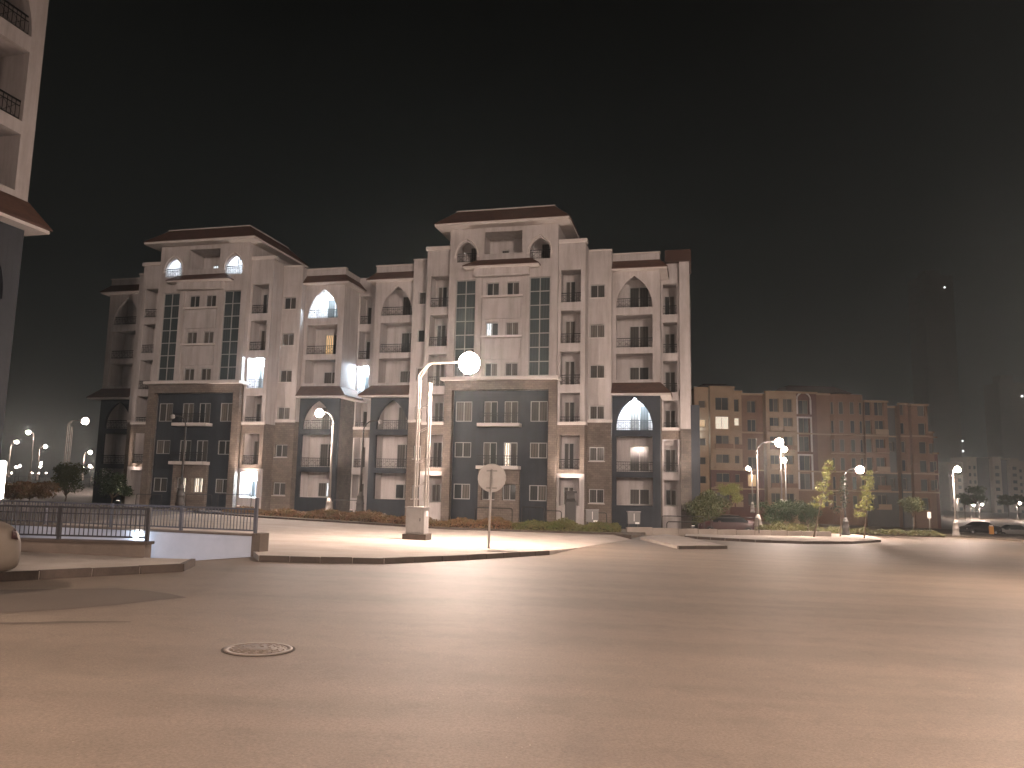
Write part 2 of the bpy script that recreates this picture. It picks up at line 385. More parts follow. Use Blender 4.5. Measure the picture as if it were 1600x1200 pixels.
# ------------------------------------------------------------------ apartment block
FH = 3.0
def grid_wall(x0, x1, z0, z1, holes, y, th, m, name, parent):
    """a wall with openings: front at y (towards the street is -y), thickness th"""
    xs = sorted({x0, x1, *[v for h in holes for v in h[:2] if x0 < v < x1]})
    zs = sorted({z0, z1, *[v for h in holes for v in h[2:4] if z0 < v < z1]})
    nx, nz = len(xs)-1, len(zs)-1
    def solid(i, k):
        if i < 0 or k < 0 or i >= nx or k >= nz: return False
        cx, cz = (xs[i]+xs[i+1])/2, (zs[k]+zs[k+1])/2
        return not any(h[0] < cx < h[1] and h[2] < cz < h[3] for h in holes)
    b = MB(); Y = y + th
    for i in range(nx):
        for k in range(nz):
            if not solid(i, k): continue
            a, c, lo, hi = xs[i], xs[i+1], zs[k], zs[k+1]
            b.quad((a,y,lo),(c,y,lo),(c,y,hi),(a,y,hi)); b.quad((c,Y,lo),(a,Y,lo),(a,Y,hi),(c,Y,hi))
            if not solid(i-1, k): b.quad((a,Y,lo),(a,y,lo),(a,y,hi),(a,Y,hi))
            if not solid(i+1, k): b.quad((c,y,lo),(c,Y,lo),(c,Y,hi),(c,y,hi))
            if not solid(i, k-1): b.quad((a,Y,lo),(c,Y,lo),(c,y,lo),(a,y,lo))
            if not solid(i, k+1): b.quad((a,y,hi),(c,y,hi),(c,Y,hi),(a,Y,hi))
    return b.build(name, m, parent)
def arch_curve(cx, w, zs, za, n=10, bulge=0.62):
    """left half of a pointed arch from its springing (cx-w/2, zs) to its apex (cx, za)"""
    hw, H = w/2, za-zs                          # each side is one arc, upright at the springing
    Rr = (H*H + hw*hw)/(2*hw); full = math.asin(min(1.0, H/Rr))
    if H > Rr: full = math.pi - full
    return [(cx + (Rr-hw) - Rr*math.cos(full*k/n), zs + Rr*math.sin(full*k/n)) for k in range(n+1)]
def arch_fill(cx, w, zs, za, y, th, m, parent, name='arch_spandrel'):
    """fills the corners of a rectangular opening so that a pointed arch stays open"""
    L = arch_curve(cx, w, zs, za); b = MB(); top = za + 0.02
    for s in (1, -1):
        P = [(cx + s*(x-cx), z) for x, z in L]
        for (xa, za_), (xb, zb) in zip(P, P[1:]):
            q = [(xa,y,za_),(xb,y,zb),(xb,y,top),(xa,y,top)]
            if s < 0: q.reverse()
            b.quad(*q)
            q = [(xa,y,za_),(xa,y+th,za_),(xb,y+th,zb),(xb,y,zb)]
            if s < 0: q.reverse()
            b.quad(*q)
            q = [(xb,y+th,zb),(xa,y+th,za_),(xa,y+th,top),(xb,y+th,top)]
            if s < 0: q.reverse()
            b.quad(*q)
    return b.build(name, m, parent)
_cache = {}
def win_meshes(w, h, cols, rows, m, fr):
    k = (round(w, 3), round(h, 3), cols, rows, m.name, fr.name)
    if k not in _cache:
        b = MB(); t = 0.055; d = 0.07
        b.box(-w/2, w/2, 0, d, -h/2, -h/2+t); b.box(-w/2, w/2, 0, d, h/2-t, h/2)
        b.box(-w/2, -w/2+t, 0, d, -h/2+t, h/2-t); b.box(w/2-t, w/2, 0, d, -h/2+t, h/2-t)
        for i in range(1, cols): x = -w/2 + w*i/cols; b.box(x-t*0.6, x+t*0.6, 0.005, d-0.005, -h/2+t, h/2-t)
        for j in range(1, rows):
            z = -h/2 + h*j/rows
            for i in range(cols): b.box(-w/2+w*i/cols+t*0.6, -w/2+w*(i+1)/cols-t*0.6, 0.005, d-0.005, z-t*0.6, z+t*0.6)
        pw, ph = w/cols, h/rows
        p = MB().box(-pw/2+0.02, pw/2-0.02, 0, 0.012, -ph/2+0.02, ph/2-0.02)
        _cache[k] = (b.mesh('window', fr), p.mesh('pane', m))
    return _cache[k]
def window(parent, cx, zc, w, h, y, cols=2, rows=1, m=None, lit=None, fr=None, name='window'):
    fm, pm = win_meshes(w, h, cols, rows, m or GLASS, fr or ALU)
    o = put(name, fm, parent, (cx, y, zc))
    for i in range(cols):
        for j in range(rows):
            p = put('pane', pm, o, (-w/2 + w*(i+0.5)/cols, 0.035, -h/2 + h*(j+0.5)/rows))
            if lit and (lit[1] is None or i in lit[1]):
                p.data = win_meshes(w, h, cols, rows, lit[0], fr or ALU)[1]
    return o
def railing(parent, x0, x1, y, z, h=0.95):
    k = ('rail', round(x1-x0, 2), h)
    if k not in _cache:
        w = x1-x0; b = MB()
        b.box(0, w, -0.02, 0.02, h-0.05, h); b.box(0, w, -0.015, 0.015, 0.08, 0.11); b.box(0, w, -0.012, 0.012, h*0.72, h*0.72+0.025)
        n = max(3, round(w/0.16))
        for i in range(n+1):
            x = w*i/n; b.box(max(0, x-0.008), min(w, x+0.008), -0.008, 0.008, 0.0, h-0.05)
        for i in range(0, n-2, 3):              # crossed bars
            xa, xb = w*i/n, w*min(n, i+3)/n
            b.tube([(xa, 0, 0.1), (xb, 0, h*0.72)], 0.008, 4, False); b.tube([(xb, 0, 0.1), (xa, 0, h*0.72)], 0.008, 4, False)
        _cache[k] = b.mesh('balcony_railing', RAILM)
    o = put('balcony_railing', _cache[k], parent, (x0, y, z)); o['kind'] = 'stuff'
    return o
def skirt(parent, x0, x1, y0, z0, z1, out, left, right, side_back, name='skirt_roof'):
    """a tiled skirt: white eaves below, tiles sloping up to the wall at y0; left/right tell whether it turns the corner"""
    xa = x0 - (out if left else 0); xb = x1 + (out if right else 0); yf = y0 - out
    e = MB(); e.box(xa, xb, yf, y0 + 0.02, z0, z0+0.16)
    if right: e.box(x1, xb, y0+0.02, side_back, z0, z0+0.16)
    if left: e.box(xa, x0, y0+0.02, side_back, z0, z0+0.16)
    e.build('eaves', TRIM, parent)
    zt = z0 + 0.163; b = MB(); k = 0.06
    A = (xa-(k if left else 0), yf-k, zt); B = (xb+(k if right else 0), yf-k, zt); C = (x1+(0.02 if right else 0), y0-0.02, z1); D = (x0-(0.02 if left else 0), y0-0.02, z1)
    b.quad(A, B, C, D); b.quad((A[0],A[1],zt-0.05),(B[0],B[1],zt-0.05),B,A)
    if right:
        b.quad(B, (B[0], side_back, zt), (C[0], side_back, z1), C); b.quad((B[0],B[1],zt-0.05),(B[0],side_back,zt-0.05),(B[0],side_back,zt),B)
    if left:
        b.quad((A[0], side_back, zt), A, D, (D[0], side_back, z1)); b.quad((A[0],side_back,zt-0.05),(A[0],A[1],zt-0.05),A,(A[0],side_back,zt))
    b.quad((A[0],A[1],zt-0.05),(A[0],y0,zt-0.05),(B[0],y0,zt-0.05),(B[0],B[1],zt-0.05))
    return b.build(name, TILE, parent)
def lamp_disc(parent, x, y, z, r, strength, col=COOL, name='balcony_lamp'):
    b = MB().lathe([(r*0.5, -0.09), (r, -0.05), (r, 0.0)], 12)
    o = b.build(name, glow(strength, col), parent, (x, y, z))
    return o

def block(name, label, loc, rz, lit, end_column=False, lit_windows=(), zfloor=-1.6, eave=0.75):
    """one six-storey block; local x along the street front, -y towards the street, z=0 the ground-floor level"""
    T = thing(name, label, 'apartment block', loc, rz)
    Z0 = zfloor
    def recess(s, cx, hw, yf, k, dep, zlo, ztop, door, solid=None):
        """what lies behind a balcony opening: back wall, sides, floor, ceiling, door"""
        x0, x1 = cx-hw-0.12, cx+hw+0.12
        z0, z1 = zlo, ztop
        yb = yf + dep
        MB().box(x0, x1, yb, yb+0.12, z0-0.3, z1+0.3).build('balcony_back_wall', WHITE, T)
        MB().box(x0+0.001, x1-0.001, yf+0.26, yb-0.002, z0-0.22, z0).build('balcony_floor', TRIM, T)
        MB().box(x0+0.001, x1-0.001, yf+0.26, yb-0.002, z1+0.05, z1+0.22).build('balcony_ceiling', WHITE, T)
        for q in (x0-0.1, x1-0.02): MB().box(q, q+0.12, yf+0.255, yb-0.004, z0+0.002, z1+0.049).build('balcony_side_wall', WHITE, T)
        dw, dh, dx = door
        key = (s, k)
        window(T, dx, z0 + dh/2 + 0.03, dw, dh, yb-0.075, 2, 1, lit=lit_windows.get(key) if lit_windows else None, name='balcony_door')
    for s in (1, -1):
        X = lambda a, b: (a, b) if s > 0 else (-b, -a)
        # ---- arch bay
        yf = 0.0; cx = s*9.35; hw = 1.325; a0, a1 = X(7.75, 11.2)
        hol_up = [(cx-hw, cx+hw, 15.0, 17.4), (cx-hw, cx+hw, 12.0, 14.45), (cx-hw, cx+hw, 9.62, 11.55)]
        hol_lo = [(cx-hw+0.03, cx+hw-0.03, 5.95, 8.25), (cx-hw+0.03, cx+hw-0.03, 2.95, 5.5), (cx-hw+0.03, cx+hw-0.03, 0.55, 2.55)]
        grid_wall(a0, a1, 8.6, 19.05, hol_up, yf, 0.25, WHITE, 'upper_wall', T)
        grid_wall(a0, a1, Z0, 8.6, hol_lo, yf+0.003, 0.25, NAVY, 'lower_wall', T)
        arch_fill(cx, 2*hw+0.004, 15.0, 17.4, yf+0.002, 0.245, WHITE, T)
        arch_fill(cx, 2*hw-0.056, 6.1, 8.25, yf+0.005, 0.24, NAVY, T)
        for k, (zl, zt) in ((5, (15.0, 17.5)), (4, (12.0, 14.45)), (3, (9.62, 11.55)), (2, (5.95, 8.3)), (1, (2.95, 5.5)), (0, (0.55, 2.55))):
            dh = 1.9 if k not in (0, 3) else 1.15
            recess(('arch', s), cx, hw, yf, k, 1.7, zl, zt, (1.45, dh, cx + 0.25*s if s > 0 else cx+0.55))
            if k in (5, 4, 2, 1): railing(T, cx-hw+0.035, cx+hw-0.035, yf+0.12, zl, 0.72)
        skirt(T, a0, a1, yf-0.004, 17.72, 18.55, 0.55, s < 0, s > 0, 2.79)
        skirt(T, a0, a1, yf-0.004, 8.42, 9.4, eave, s < 0, s > 0, 2.79)
        MB().box(a0-0.06, a1+0.06, -0.07, 0.32, 19.053, 19.15).build('parapet_coping', TRIM, T)
        # outer side of the bay, back to the slim bay
        xo = s*11.2; q0, q1 = sorted((xo - s*0.2, xo))
        MB().box(q0, q1, 0.26, 3.2, 8.6, 19.0).build('side_wall', WHITE, T)
        MB().box(q0, q1, 0.26, 3.2, Z0, 8.597).build('side_wall', STONED, T)
        # ---- window bay
        yf = -0.7; a0, a1 = X(6.05, 7.75); wc = s*6.72
        wins = [(wc-0.54, wc+0.54, 3.0*k + 0.66, 3.0*k + 1.66) for k in range(6)]
        grid_wall(a0, a1, 6.5, 19.2, [w for w in wins if w[2] > 6.5], yf, 0.25, WHITE, 'upper_wall', T)
        grid_wall(a0, a1, Z0, 6.5, [w for w in wins if w[2] < 6.5], yf+0.003, 0.25, STONE, 'lower_wall', T)
        MB().box(a0-0.0, a1+(0.08 if s > 0 else 0), yf-0.10, yf+0.002, 6.42, 6.62).build('string_course', TRIM, T)
        MB().box(a0-0.05, a1+0.05, yf-0.07, yf+0.35, 19.203, 19.3).build('parapet_coping', TRIM, T)
        for k in range(6):
            window(T, wc, 3*k+1.16, 1.07, 0.99, yf+0.14, 2, 1, lit=lit_windows.get((('win', s), k)))
            MB().box(wc-0.6, wc+0.6, yf-0.05, yf+0.10, 3*k+0.60, 3*k+0.655).build('window_sill', TRIM, T)
        q0, q1 = sorted((s*7.75 - s*0.2, s*7.75))
        MB().box(q0, q1, yf+0.26, 1.0, 6.5, 19.15).build('side_wall', WHITE, T)
        MB().box(q0, q1, yf+0.26, 1.0, Z0, 6.497).build('side_wall', STONE, T)
        # ---- narrow balcony bay
        yf = -2.3; a0, a1 = X(4.1, 6.05); cx = s*5.0; hw = 0.72
        hol = [(cx-hw, cx+hw, 3*k+(0.0 if k else 0.45), 3*k+2.42) for k in range(6)]
        grid_wall(a0, a1, 6.2, 19.6, [h for h in hol if h[3] > 8], yf, 0.25, WHITE, 'upper_wall', T)
        grid_wall(a0, a1, 2.7, 6.2, [(h[0], h[1], h[2], 5.42) for h in hol if 2.9 < h[2] < 6], yf+0.003, 0.25, STONE, 'lower_wall', T)
        grid_wall(a0, a1, Z0, 2.7, [hol[0]], yf+0.003, 0.25, WHITE, 'base_wall', T)
        MB().box(a0, a1+(0.10 if s > 0 else 0), yf-0.14, yf+0.004, 6.12, 6.34).build('string_course', TRIM, T)
        MB().box(a0-0.12*(s < 0), a1+0.12*(s > 0), yf-0.12, yf+0.5, 19.4, 19.68).build('parapet_coping', TRIM, T)
        for k in range(6):
            zl = 3*k+(0.0 if k else 0.45)
            recess(('narrow', s), cx, hw, yf, k, 1.5, zl, 3*k+2.42, (0.75, 1.9 if k else 1.3, cx-0.25))
            if k: railing(T, cx-hw+0.01, cx+hw-0.01, yf+0.12, zl, 0.72)
        q0, q1 = sorted((s*6.05 - s*0.17, s*6.05))
        MB().box(q0, q1, yf+0.26, -0.44, 6.2, 19.39).build('side_wall', WHITE, T)
        MB().box(q0, q1, yf+0.26, -0.44, Z0, 6.197).build('side_wall', STONE, T)
        # ---- slim end bay
        yf = 2.8; a0, a1 = X(11.2, 12.55); cx = s*11.83; hw = 0.52
        hol = [(cx-hw, cx+hw, 3*k+(0.0 if k else 0.5), 3*k+2.42) for k in range(6)]
        grid_wall(a0, a1, 6.2, 19.0, [h for h in hol if h[3] > 8], yf, 0.25, WHITE, 'upper_wall', T)
        grid_wall(a0, a1, Z0, 6.2, [(h[0], h[1], h[2], min(h[3], 5.42)) for h in hol if h[2] < 6], yf+0.003, 0.25, WHITE, 'lower_wall', T)
        MB().box(a0+0.001, a1+0.1*(s > 0), yf-0.14, yf+0.004, 6.12, 6.34).build('string_course', TRIM, T)
        MB().box(a0+0.001, a1-0.001, yf-0.06, yf+0.0, 5.45, 6.1).build('stone_band', STONE, T)
        for k in range(6):
            zl = 3*k+(0.0 if k else 0.5)
            recess(('slim', s), cx, hw, yf, k, 1.4, zl, 3*k+2.42, (0.8, 1.75 if k else 1.2, cx-0.05))
            if k: railing(T, cx-hw+0.01, cx+hw-0.01, yf+0.12, zl, 0.72)
    # ---- centre: top storey
    yf = -2.8
    tops = [(-1.43, 1.43, 18.75, 20.42)] + [(c-0.76, c+0.76, 18.2, 19.75) for c in (-2.78, 2.78)]
    grid_wall(-4.1, 4.1, 17.3, 20.78, tops, yf, 0.3, WHITE, 'top_wall', T)
    for c in (-2.78, 2.78):
        arch_fill(c, 1.524, 18.75, 19.75, yf+0.003, 0.29, WHITE, T)
        L = arch_curve(c, 1.75, 18.72, 19.98, 8)
        b = MB()
        for s in (1, -1): b.tube([(c+s*(x-c), yf-0.05, z) for x, z in L], 0.06, 6)
        for s in (1, -1): b.box(c+s*0.875-0.09, c+s*0.875+0.09, yf-0.10, yf+0.001, 18.55, 18.72)
        b.build('arch_moulding', TRIM, T)
        MB().box(c-0.85, c+0.85, yf+1.9, yf+2.0, 18.0, 20.3).build('balcony_back_wall', WHITE, T)
        MB().box(c-0.9, c+0.9, yf+0.31, yf+1.895, 18.0, 18.2).build('balcony_floor', TRIM, T)
        MB().box(c-0.9, c+0.9, yf+0.31, yf+1.895, 20.3, 20.4).build('balcony_ceiling', WHITE, T)
        for q in (c-0.97, c+0.87): MB().box(q, q+0.1, yf+0.31, yf+1.89, 18.21, 20.29).build('balcony_side_wall', WHITE, T)
        window(T, c+0.05, 19.1, 0.62, 1.6, yf+1.82, 1, 1, m=GLASS, name='balcony_door')
        railing(T, c-0.75, c+0.75, yf+0.15, 18.2, 0.72)
    MB().box(-1.7, 1.7, yf+2.2, yf+2.3, 18.4, 20.6).build('balcony_back_wall', WHITE, T)
    MB().box(-1.7, 1.7, yf+0.31, yf+2.19, 18.45, 18.75).build('balcony_floor', TRIM, T)
    MB().box(-1.7, 1.7, yf+0.31, yf+2.19, 20.5, 20.6).build('balcony_ceiling', WHITE, T)
    for q in (-1.7, 1.6): MB().box(q, q+0.1, yf+0.31, yf+2.18, 18.76, 20.49).build('balcony_side_wall', WHITE, T)
    window(T, -0.35, 19.35, 0.6, 0.6, yf+2.12, 1, 1, lit=lit_windows.get(('top', 0)))
    for sx_ in (-4.1, 3.85): MB().box(sx_, sx_+0.25, yf+0.31, 4.0, 17.3, 20.77).build('side_wall', WHITE, T)
    # ---- centre: main roof
    MB().box(-5.05, 5.05, yf-0.95, 5.0, 20.78, 20.95).build('eaves', TRIM, T)
    MB().frustum((-5.13, 5.13, yf-1.03, 5.05, 20.953), (-3.75, 3.75, yf+0.35, 3.6, 22.25)).build('main_roof', TILE, T)
    MB().box(-3.8, 3.8, yf+0.30, 3.65, 22.253, 22.33).build('roof_ridge_trim', TRIM, T)
    # ---- centre: middle storeys
    holes = [(-1.55, 1.55, 9.6, 17.0)] + [(c-0.77, c+0.77, 9.6, 16.85) for c in (-2.8, 2.8)]
    grid_wall(-4.1, 4.1, 9.5, 17.3, holes, yf+0.002, 0.25, WHITE, 'middle_wall', T)
    for sx_ in (-4.1, 3.85): MB().box(sx_, sx_+0.25, yf+0.26, -0.9, 9.5, 17.29).build('side_wall', WHITE, T)
    ws = [(c-0.48, c+0.48, 3*k+0.62, 3*k+1.6) for c in (-0.76, 0.76) for k in (3, 4, 5)]
    grid_wall(-1.549, 1.549, 9.6, 17.0, ws, yf+0.16, 0.2, WHITE, 'window_bay_wall', T)
    for c in (-0.76, 0.76):
        for k in (3, 4, 5):
            window(T, c, 3*k+1.11, 0.95, 0.97, yf+0.27, 2, 1, lit=lit_windows.get((('mid', 1 if c > 0 else -1), k)))
    for k in (3, 4, 5):
        MB().box(-1.56, 1.56, yf-0.13, yf+0.155, 3*k+0.44, 3*k+0.58).build('window_sill', TRIM, T)
        if k < 5: MB().box(-1.40, 1.40, yf+0.04, yf+0.155, 3*k+1.85, 3*k+3.35).build('spandrel_panel', WHITE, T)
    for c in (-2.8, 2.8):
        window(T, c, 13.225, 1.52, 7.22, yf+0.12, 2, 7, m=STRIPG, name='stair_window')
    MB().box(-2.05, 2.05, yf-0.5, yf, 16.99, 17.56).build('canopy_base', WHITE, T)
    skirt(T, -2.05, 2.05, yf-0.001, 17.56, 18.3, 0.75, True, True, yf, 'canopy_roof')
    # ---- centre: stone frame and dark infill
    MB().box(-4.35, 4.35, yf-0.62, -2.0, 9.28, 9.5).build('cornice', TRIM, T)
    fr = grid_wall(-4.15, 4.15, Z0, 9.28, [(-3.57, 3.57, Z0, 8.6)], yf-0.15, 0.45, STONE, 'stone_frame', T)
    lw = [(sgn*2.8-0.62, sgn*2.8+0.62, a, b2) for sgn in (-1, 1) for a, b2 in ((6.35, 7.82), (3.75, 4.85), (0.75, 1.85))]
    cw = [(sgn*0.76-0.5, sgn*0.76+0.5, a, b2) for sgn in (-1, 1) for a, b2 in ((6.2, 7.82), (3.15, 4.85), (0.75, 1.9))]
    grid_wall(-3.57, 3.57, Z0, 8.6, lw + cw, yf+0.42, 0.2, NAVY, 'infill_wall', T)
    for w in lw: window(T, (w[0]+w[1])/2, (w[2]+w[3])/2, w[1]-w[0], w[3]-w[2], yf+0.46, 2, 1)
    for i, w in enumerate(cw):
        k = (2, 1, 0)[i % 3]
        window(T, (w[0]+w[1])/2, (w[2]+w[3])/2, w[1]-w[0], w[3]-w[2], yf+0.46, 2, 1, lit=lit_windows.get((('low', -1 if i < 3 else 1), k)))
    for z in (5.95, 2.92):
        MB().box(-1.55, 1.55, yf-0.45, yf+0.419, z, z+0.24).build('balcony_slab', TRIM, T)
        railing(T, -1.5, 1.5, yf-0.38, z+0.24, 0.72)
    grid_wall(-1.5, 1.5, Z0, 2.919, [(c-0.5, c+0.5, 0.75, 1.9) for c in (-0.76, 0.76)], yf+0.1, 0.319, STONE, 'entrance_wall', T)
    # ---- body behind
    MB().box(-12.5, 12.5, 4.4, 15.0, Z0, 18.6).build('rear_body', WHITE, T)
    MB().box(-7.9, 7.9, 1.9, 4.39, Z0, 18.9).build('rear_body', WHITE, T)
    MB().box(-3.8, 3.8, -0.25, 1.89, Z0, 17.29).build('rear_body', WHITE, T)
    if end_column:
        MB().box(12.56, 13.3, 2.4, 3.4, 6.2, 19.9).build('end_column', WHITE, T)
        MB().box(12.55, 13.32, 2.37, 3.4, Z0, 6.197).build('end_column_base', STONED, T)
        MB().box(12.56, 13.3, 3.41, 14.9, Z0, 18.7).build('end_wall', WHITE, T)
        MB().box(11.5, 13.45, 2.2, 6.0, 19.0, 19.9).build('end_roof_block', mat('dark_roof_tile', (0.06, 0.032, 0.025), 0.8), T)
        MB().box(13.31, 13.95, 2.5, 5.0, Z0, 8.0).build('end_buttress', NAVY, T)
    # ---- lamps on the balconies (real fittings, switched on)
    for (x, y, z, r, st_, c) in lit:
        lamp_disc(T, x, y, z, r, st_, c)
    return T

PSI = R(-13.58)
D0, FL0 = 57.52, CAMZ - 1.824
UX = Vector((math.cos(PSI), math.sin(PSI), 0)); NX = Vector((math.sin(PSI), -math.cos(PSI), 0))
def fac(u, w=0, z=0): return Vector((0, D0, FL0 + z)) + UX*u + NX*w
LW = LITW

LWA = {(('low', 1), 0): (LITW, None), (('low', -1), 0): (LITW, (1,)), ('top', 0): (LITC, None), (('arch', 1), 0): (LITC, (1,)), (('arch', 1), 4): (LITY, (0,))}
LWB = {(('mid', -1), 4): (LITC, (0,)), (('low', 1), 1): (LITW, (0,))}
blockA = block('apartment_block', 'white six-storey block on the left with lit pointed arches under its red roof', fac(-25.3), PSI,
      [(9.35, 0.9, 17.5, 0.16, 1400, COOL), (5.0, -1.5, 11.45, 0.13, 2800, COOL), (5.0, -1.55, 2.45, 0.13, 2800, COOL),
       (11.83, 3.25, 11.45, 0.12, 3600, COOL), (-2.78, -1.7, 20.29, 0.12, 500, COOL), (2.78, -1.7, 20.29, 0.12, 700, COOL)], lit_windows=LWA)
blockB = block('apartment_block', 'white six-storey block in the middle, nearest of the pair, behind the tall bright street lamp', fac(-0.2), PSI,
      [(9.35, 0.8, 8.32, 0.16, 1400, COOL)], True, LWB)
cor = AT(50, 250, 24.7)
blockL = block('apartment_block', 'dim block cut off by the left edge, with iron balcony railings and tiled skirt roof', Vector((cor.x, cor.y, 1.30)) + NX*11.2, PSI + R(90), [], False, {}, -2.2, 0.5)
# garden floods at the foot of the narrow bays
FLOODM = DARKM
def flood(pos, aim, energy, label, size=0.85, blend=0.7, col=WARM):
    d = (Vector(aim) - Vector(pos)).normalized()
    t = thing('ground_floodlight', label, 'floodlight', pos, 0, 'floodlights at the foot of the blocks')
    q = d.to_track_quat('-Z', 'Y')
    h = MB().box(-0.13, 0.13, -0.10, 0.10, 0.02, 0.16).build('housing', DARKM, t); h.rotation_euler = q.to_euler()
    l = MB().box(-0.11, 0.11, -0.08, 0.08, 0.005, 0.018).build('lens', glow(6.0, col), t); l.rotation_euler = q.to_euler()
    MB().box(-0.02, 0.02, -0.02, 0.02, -0.45, 0.0).build('spike', DARKM, t)
    ld = bpy.data.lights.new('flood_beam', 'SPOT'); ld.energy = energy; ld.color = col; ld.spot_size = size; ld.spot_blend = blend; ld.shadow_soft_size = 0.08
    lo = bpy.data.objects.new('flood_beam', ld); COL.objects.link(lo); lo.parent = t
    lo.rotation_euler = q.to_euler(); lo.location = d * 0.06
    return t
EN = 4600
for u0, lab in ((-25.3, 'left block'), (-0.2, 'middle block')):
    for s in (1, -1):
        b = fac(u0 + s*5.3, 3.9, 0); b.z = gz(b.x, b.y) + 0.45
        flood(b, fac(u0 + s*5.0, 2.5, 6.0), EN, 'small ground floodlight at the %s balcony bay of the %s' % ('right' if s > 0 else 'left', lab))
b = fac(13.2, 1.4); b.z = gz(b.x, b.y) + 0.45
flood(b, fac(11.9, -2.2, 7.0), EN*0.7, 'small ground floodlight at the right-hand end of the middle block')
b = fac(-12.0, 1.4); b.z = gz(b.x, b.y) + 0.45
flood(b, fac(-13.0, -2.2, 7.0), EN*0.5, 'small ground floodlight in the joint between the two blocks')

# ------------------------------------------------------------------ underground ramp
rp_ = MB()
zr = [gz(*PIT[0]) + 0.004, gz(*PIT[1]) + 0.004]; zd = [-1.9, -1.9]
rp_.poly([(*PIT[0], zr[0]), (*PIT[1], zr[1]), (*PIT[2], zd[0]), (*PIT[3], zd[1])])
rp_.poly([(*PIT[3], -2.2), (*PIT[2], -2.2), (*PIT[2], 0.05), (*PIT[3], 0.05)])
tag(rp_.build('ramp', RAMPW), kind='structure')
def wallseg(name, p, q, th, z0, z1, m, parent=None, ext=0.0):
    p = Vector((p[0], p[1])); q = Vector((q[0], q[1])); d = (q-p).normalized(); n = Vector((-d.y, d.x))*th
    p = p - d*ext
    b = MB(); lo = [(*p, z0), (*q, z0), (*(q+n), z0), (*(p+n), z0)]
    b.v = lo + [(x, y, z1) for x, y, _ in lo]
    for f in ((3,2,1,0),(4,5,6,7),(0,1,5,4),(1,2,6,5),(2,3,7,6),(3,0,4,7)): b.f.append(f); b.sm.append(False)
    if th < 0: b.f = [f[::-1] for f in b.f]
    return b.build(name, m, parent)
ZT = 0.29
nw = thing('ramp_wall', 'low concrete parapet on the near side of the garage ramp, under the dark fence', 'wall', (0, 0, 0))
wallseg('core', PIT[0], PIT[3], 0.26, -2.2, ZT - 0.06, CONC, nw)
wallseg('coping', PIT[0] + Vector((0.06, 0)), PIT[3], 0.30, ZT - 0.058, ZT, KERB, nw)
wallseg('inner_face', PIT[0] + Vector((-0.03, 0.003)), PIT[3] + Vector((0, 0.003)), -0.02, -2.2, ZT - 0.07, RAMPW, nw)
fw_ = thing('ramp_wall', 'white painted far wall of the garage ramp, lit bluish', 'wall', (0, 0, 0))
wallseg('core', PIT[1], PIT[2], -0.24, -2.2, ZT - 0.05, RAMPW, fw_)
wallseg('coping', PIT[1] - Vector((0.0, 0.03)), PIT[2] - Vector((0, 0.03)), -0.30, ZT - 0.048, ZT, CONC, fw_)
wallseg('end_pier', PIT[1] + Vector((0.14, -0.06)), PIT[1] + Vector((-0.10, 0.02)), -0.36, -0.35, ZT + 0.02, CONC, fw_)

def fence(label, p, q, z, h, post_at, bar_gap, m, post_h=0.0):
    p = Vector((p[0], p[1])); q = Vector((q[0], q[1])); L = (q-p).length
    t = thing('metal_fence', label, 'fence', (*p, z), math.atan2(q.y-p.y, q.x-p.x))
    bm_ = MB().box(-0.008, 0.008, -0.008, 0.008, 0.10, h-0.03).mesh('bar', m)
    n = int(L/bar_gap)
    for i in range(1, n): put('bar', bm_, t, (L*i/n, 0, 0))
    MB().box(0, L, -0.025, 0.025, h-0.03, h+0.01).build('top_rail', m, t)
    MB().box(0, L, -0.012, 0.012, h*0.80-0.012, h*0.80+0.012).build('middle_rail', m, t)
    MB().box(0, L, -0.018, 0.018, 0.065, 0.10).build('bottom_rail', m, t)
    for i, x in enumerate(post_at):
        hh = h + 0.02 + (post_h if i == 0 else 0)
        MB().box(x*L-0.035, x*L+0.035, -0.035, 0.035, 0, hh).build('post', m, t)
    return t
FENM = mat('fence_paint', (0.035, 0.033, 0.036), 0.5, 0.3)
FENB = mat('far_fence_paint', (0.10, 0.10, 0.115), 0.5, 0.3)
fence('dark metal bar fence on the near parapet of the garage ramp', PIT[0] + Vector((-0.02, -0.14)), PIT[3] + Vector((0, -0.14)), ZT, 0.70, (0.004, 0.268, 0.475, 0.69, 0.9), 0.104, FENM)
fence('thinner metal bar fence on the far wall of the garage ramp', PIT[1] + Vector((-0.02, 0.12)), PIT[2] + Vector((0, 0.12)), ZT, 0.63, (0.004, 0.25, 0.5, 0.75, 0.99), 0.10, FENB, 0.26)
def tube_light(p, q, z, m, label, parent=None):
    t = thing('ramp_lamp', label, 'lamp', (p[0], p[1], z), 0, 'lamps in the garage ramp')
    d = Vector((q[0]-p[0], q[1]-p[1], 0))
    MB().tube([(0, 0, 0), d], 0.03, 8).build('tube', m, t)
    MB().tube([(0, -0.045, 0.035), d + Vector((0, -0.045, 0.035))], 0.03, 6).build('bracket', DARKM, t)
    return t
for i, f in enumerate((0.12, 0.42, 0.72)):
    a = PIT[0].lerp(PIT[3], f) + Vector((0, 0.12)); b2 = PIT[0].lerp(PIT[3], f + 0.14) + Vector((0, 0.12))
    tube_light(a, b2, -0.10, glow(20, (0.62, 0.78, 1.0)), ('tube lamp low on the near ramp wall, nearest the mouth', 'tube lamp low on the near ramp wall, halfway down', 'tube lamp low on the near ramp wall, deepest down')[i])
lp = AT(212, 838, 20.75)
t = thing('ramp_lamp', 'bright round floodlight shining between the fence bars of the ramp', 'lamp', lp)
MB().lathe([(0.02, -0.02), (0.075, -0.02), (0.085, 0.05), (0.04, 0.06)], 14).build('lens', glow(190, (0.75, 0.87, 1.0)), t).rotation_euler = (R(-70), 0, 0)
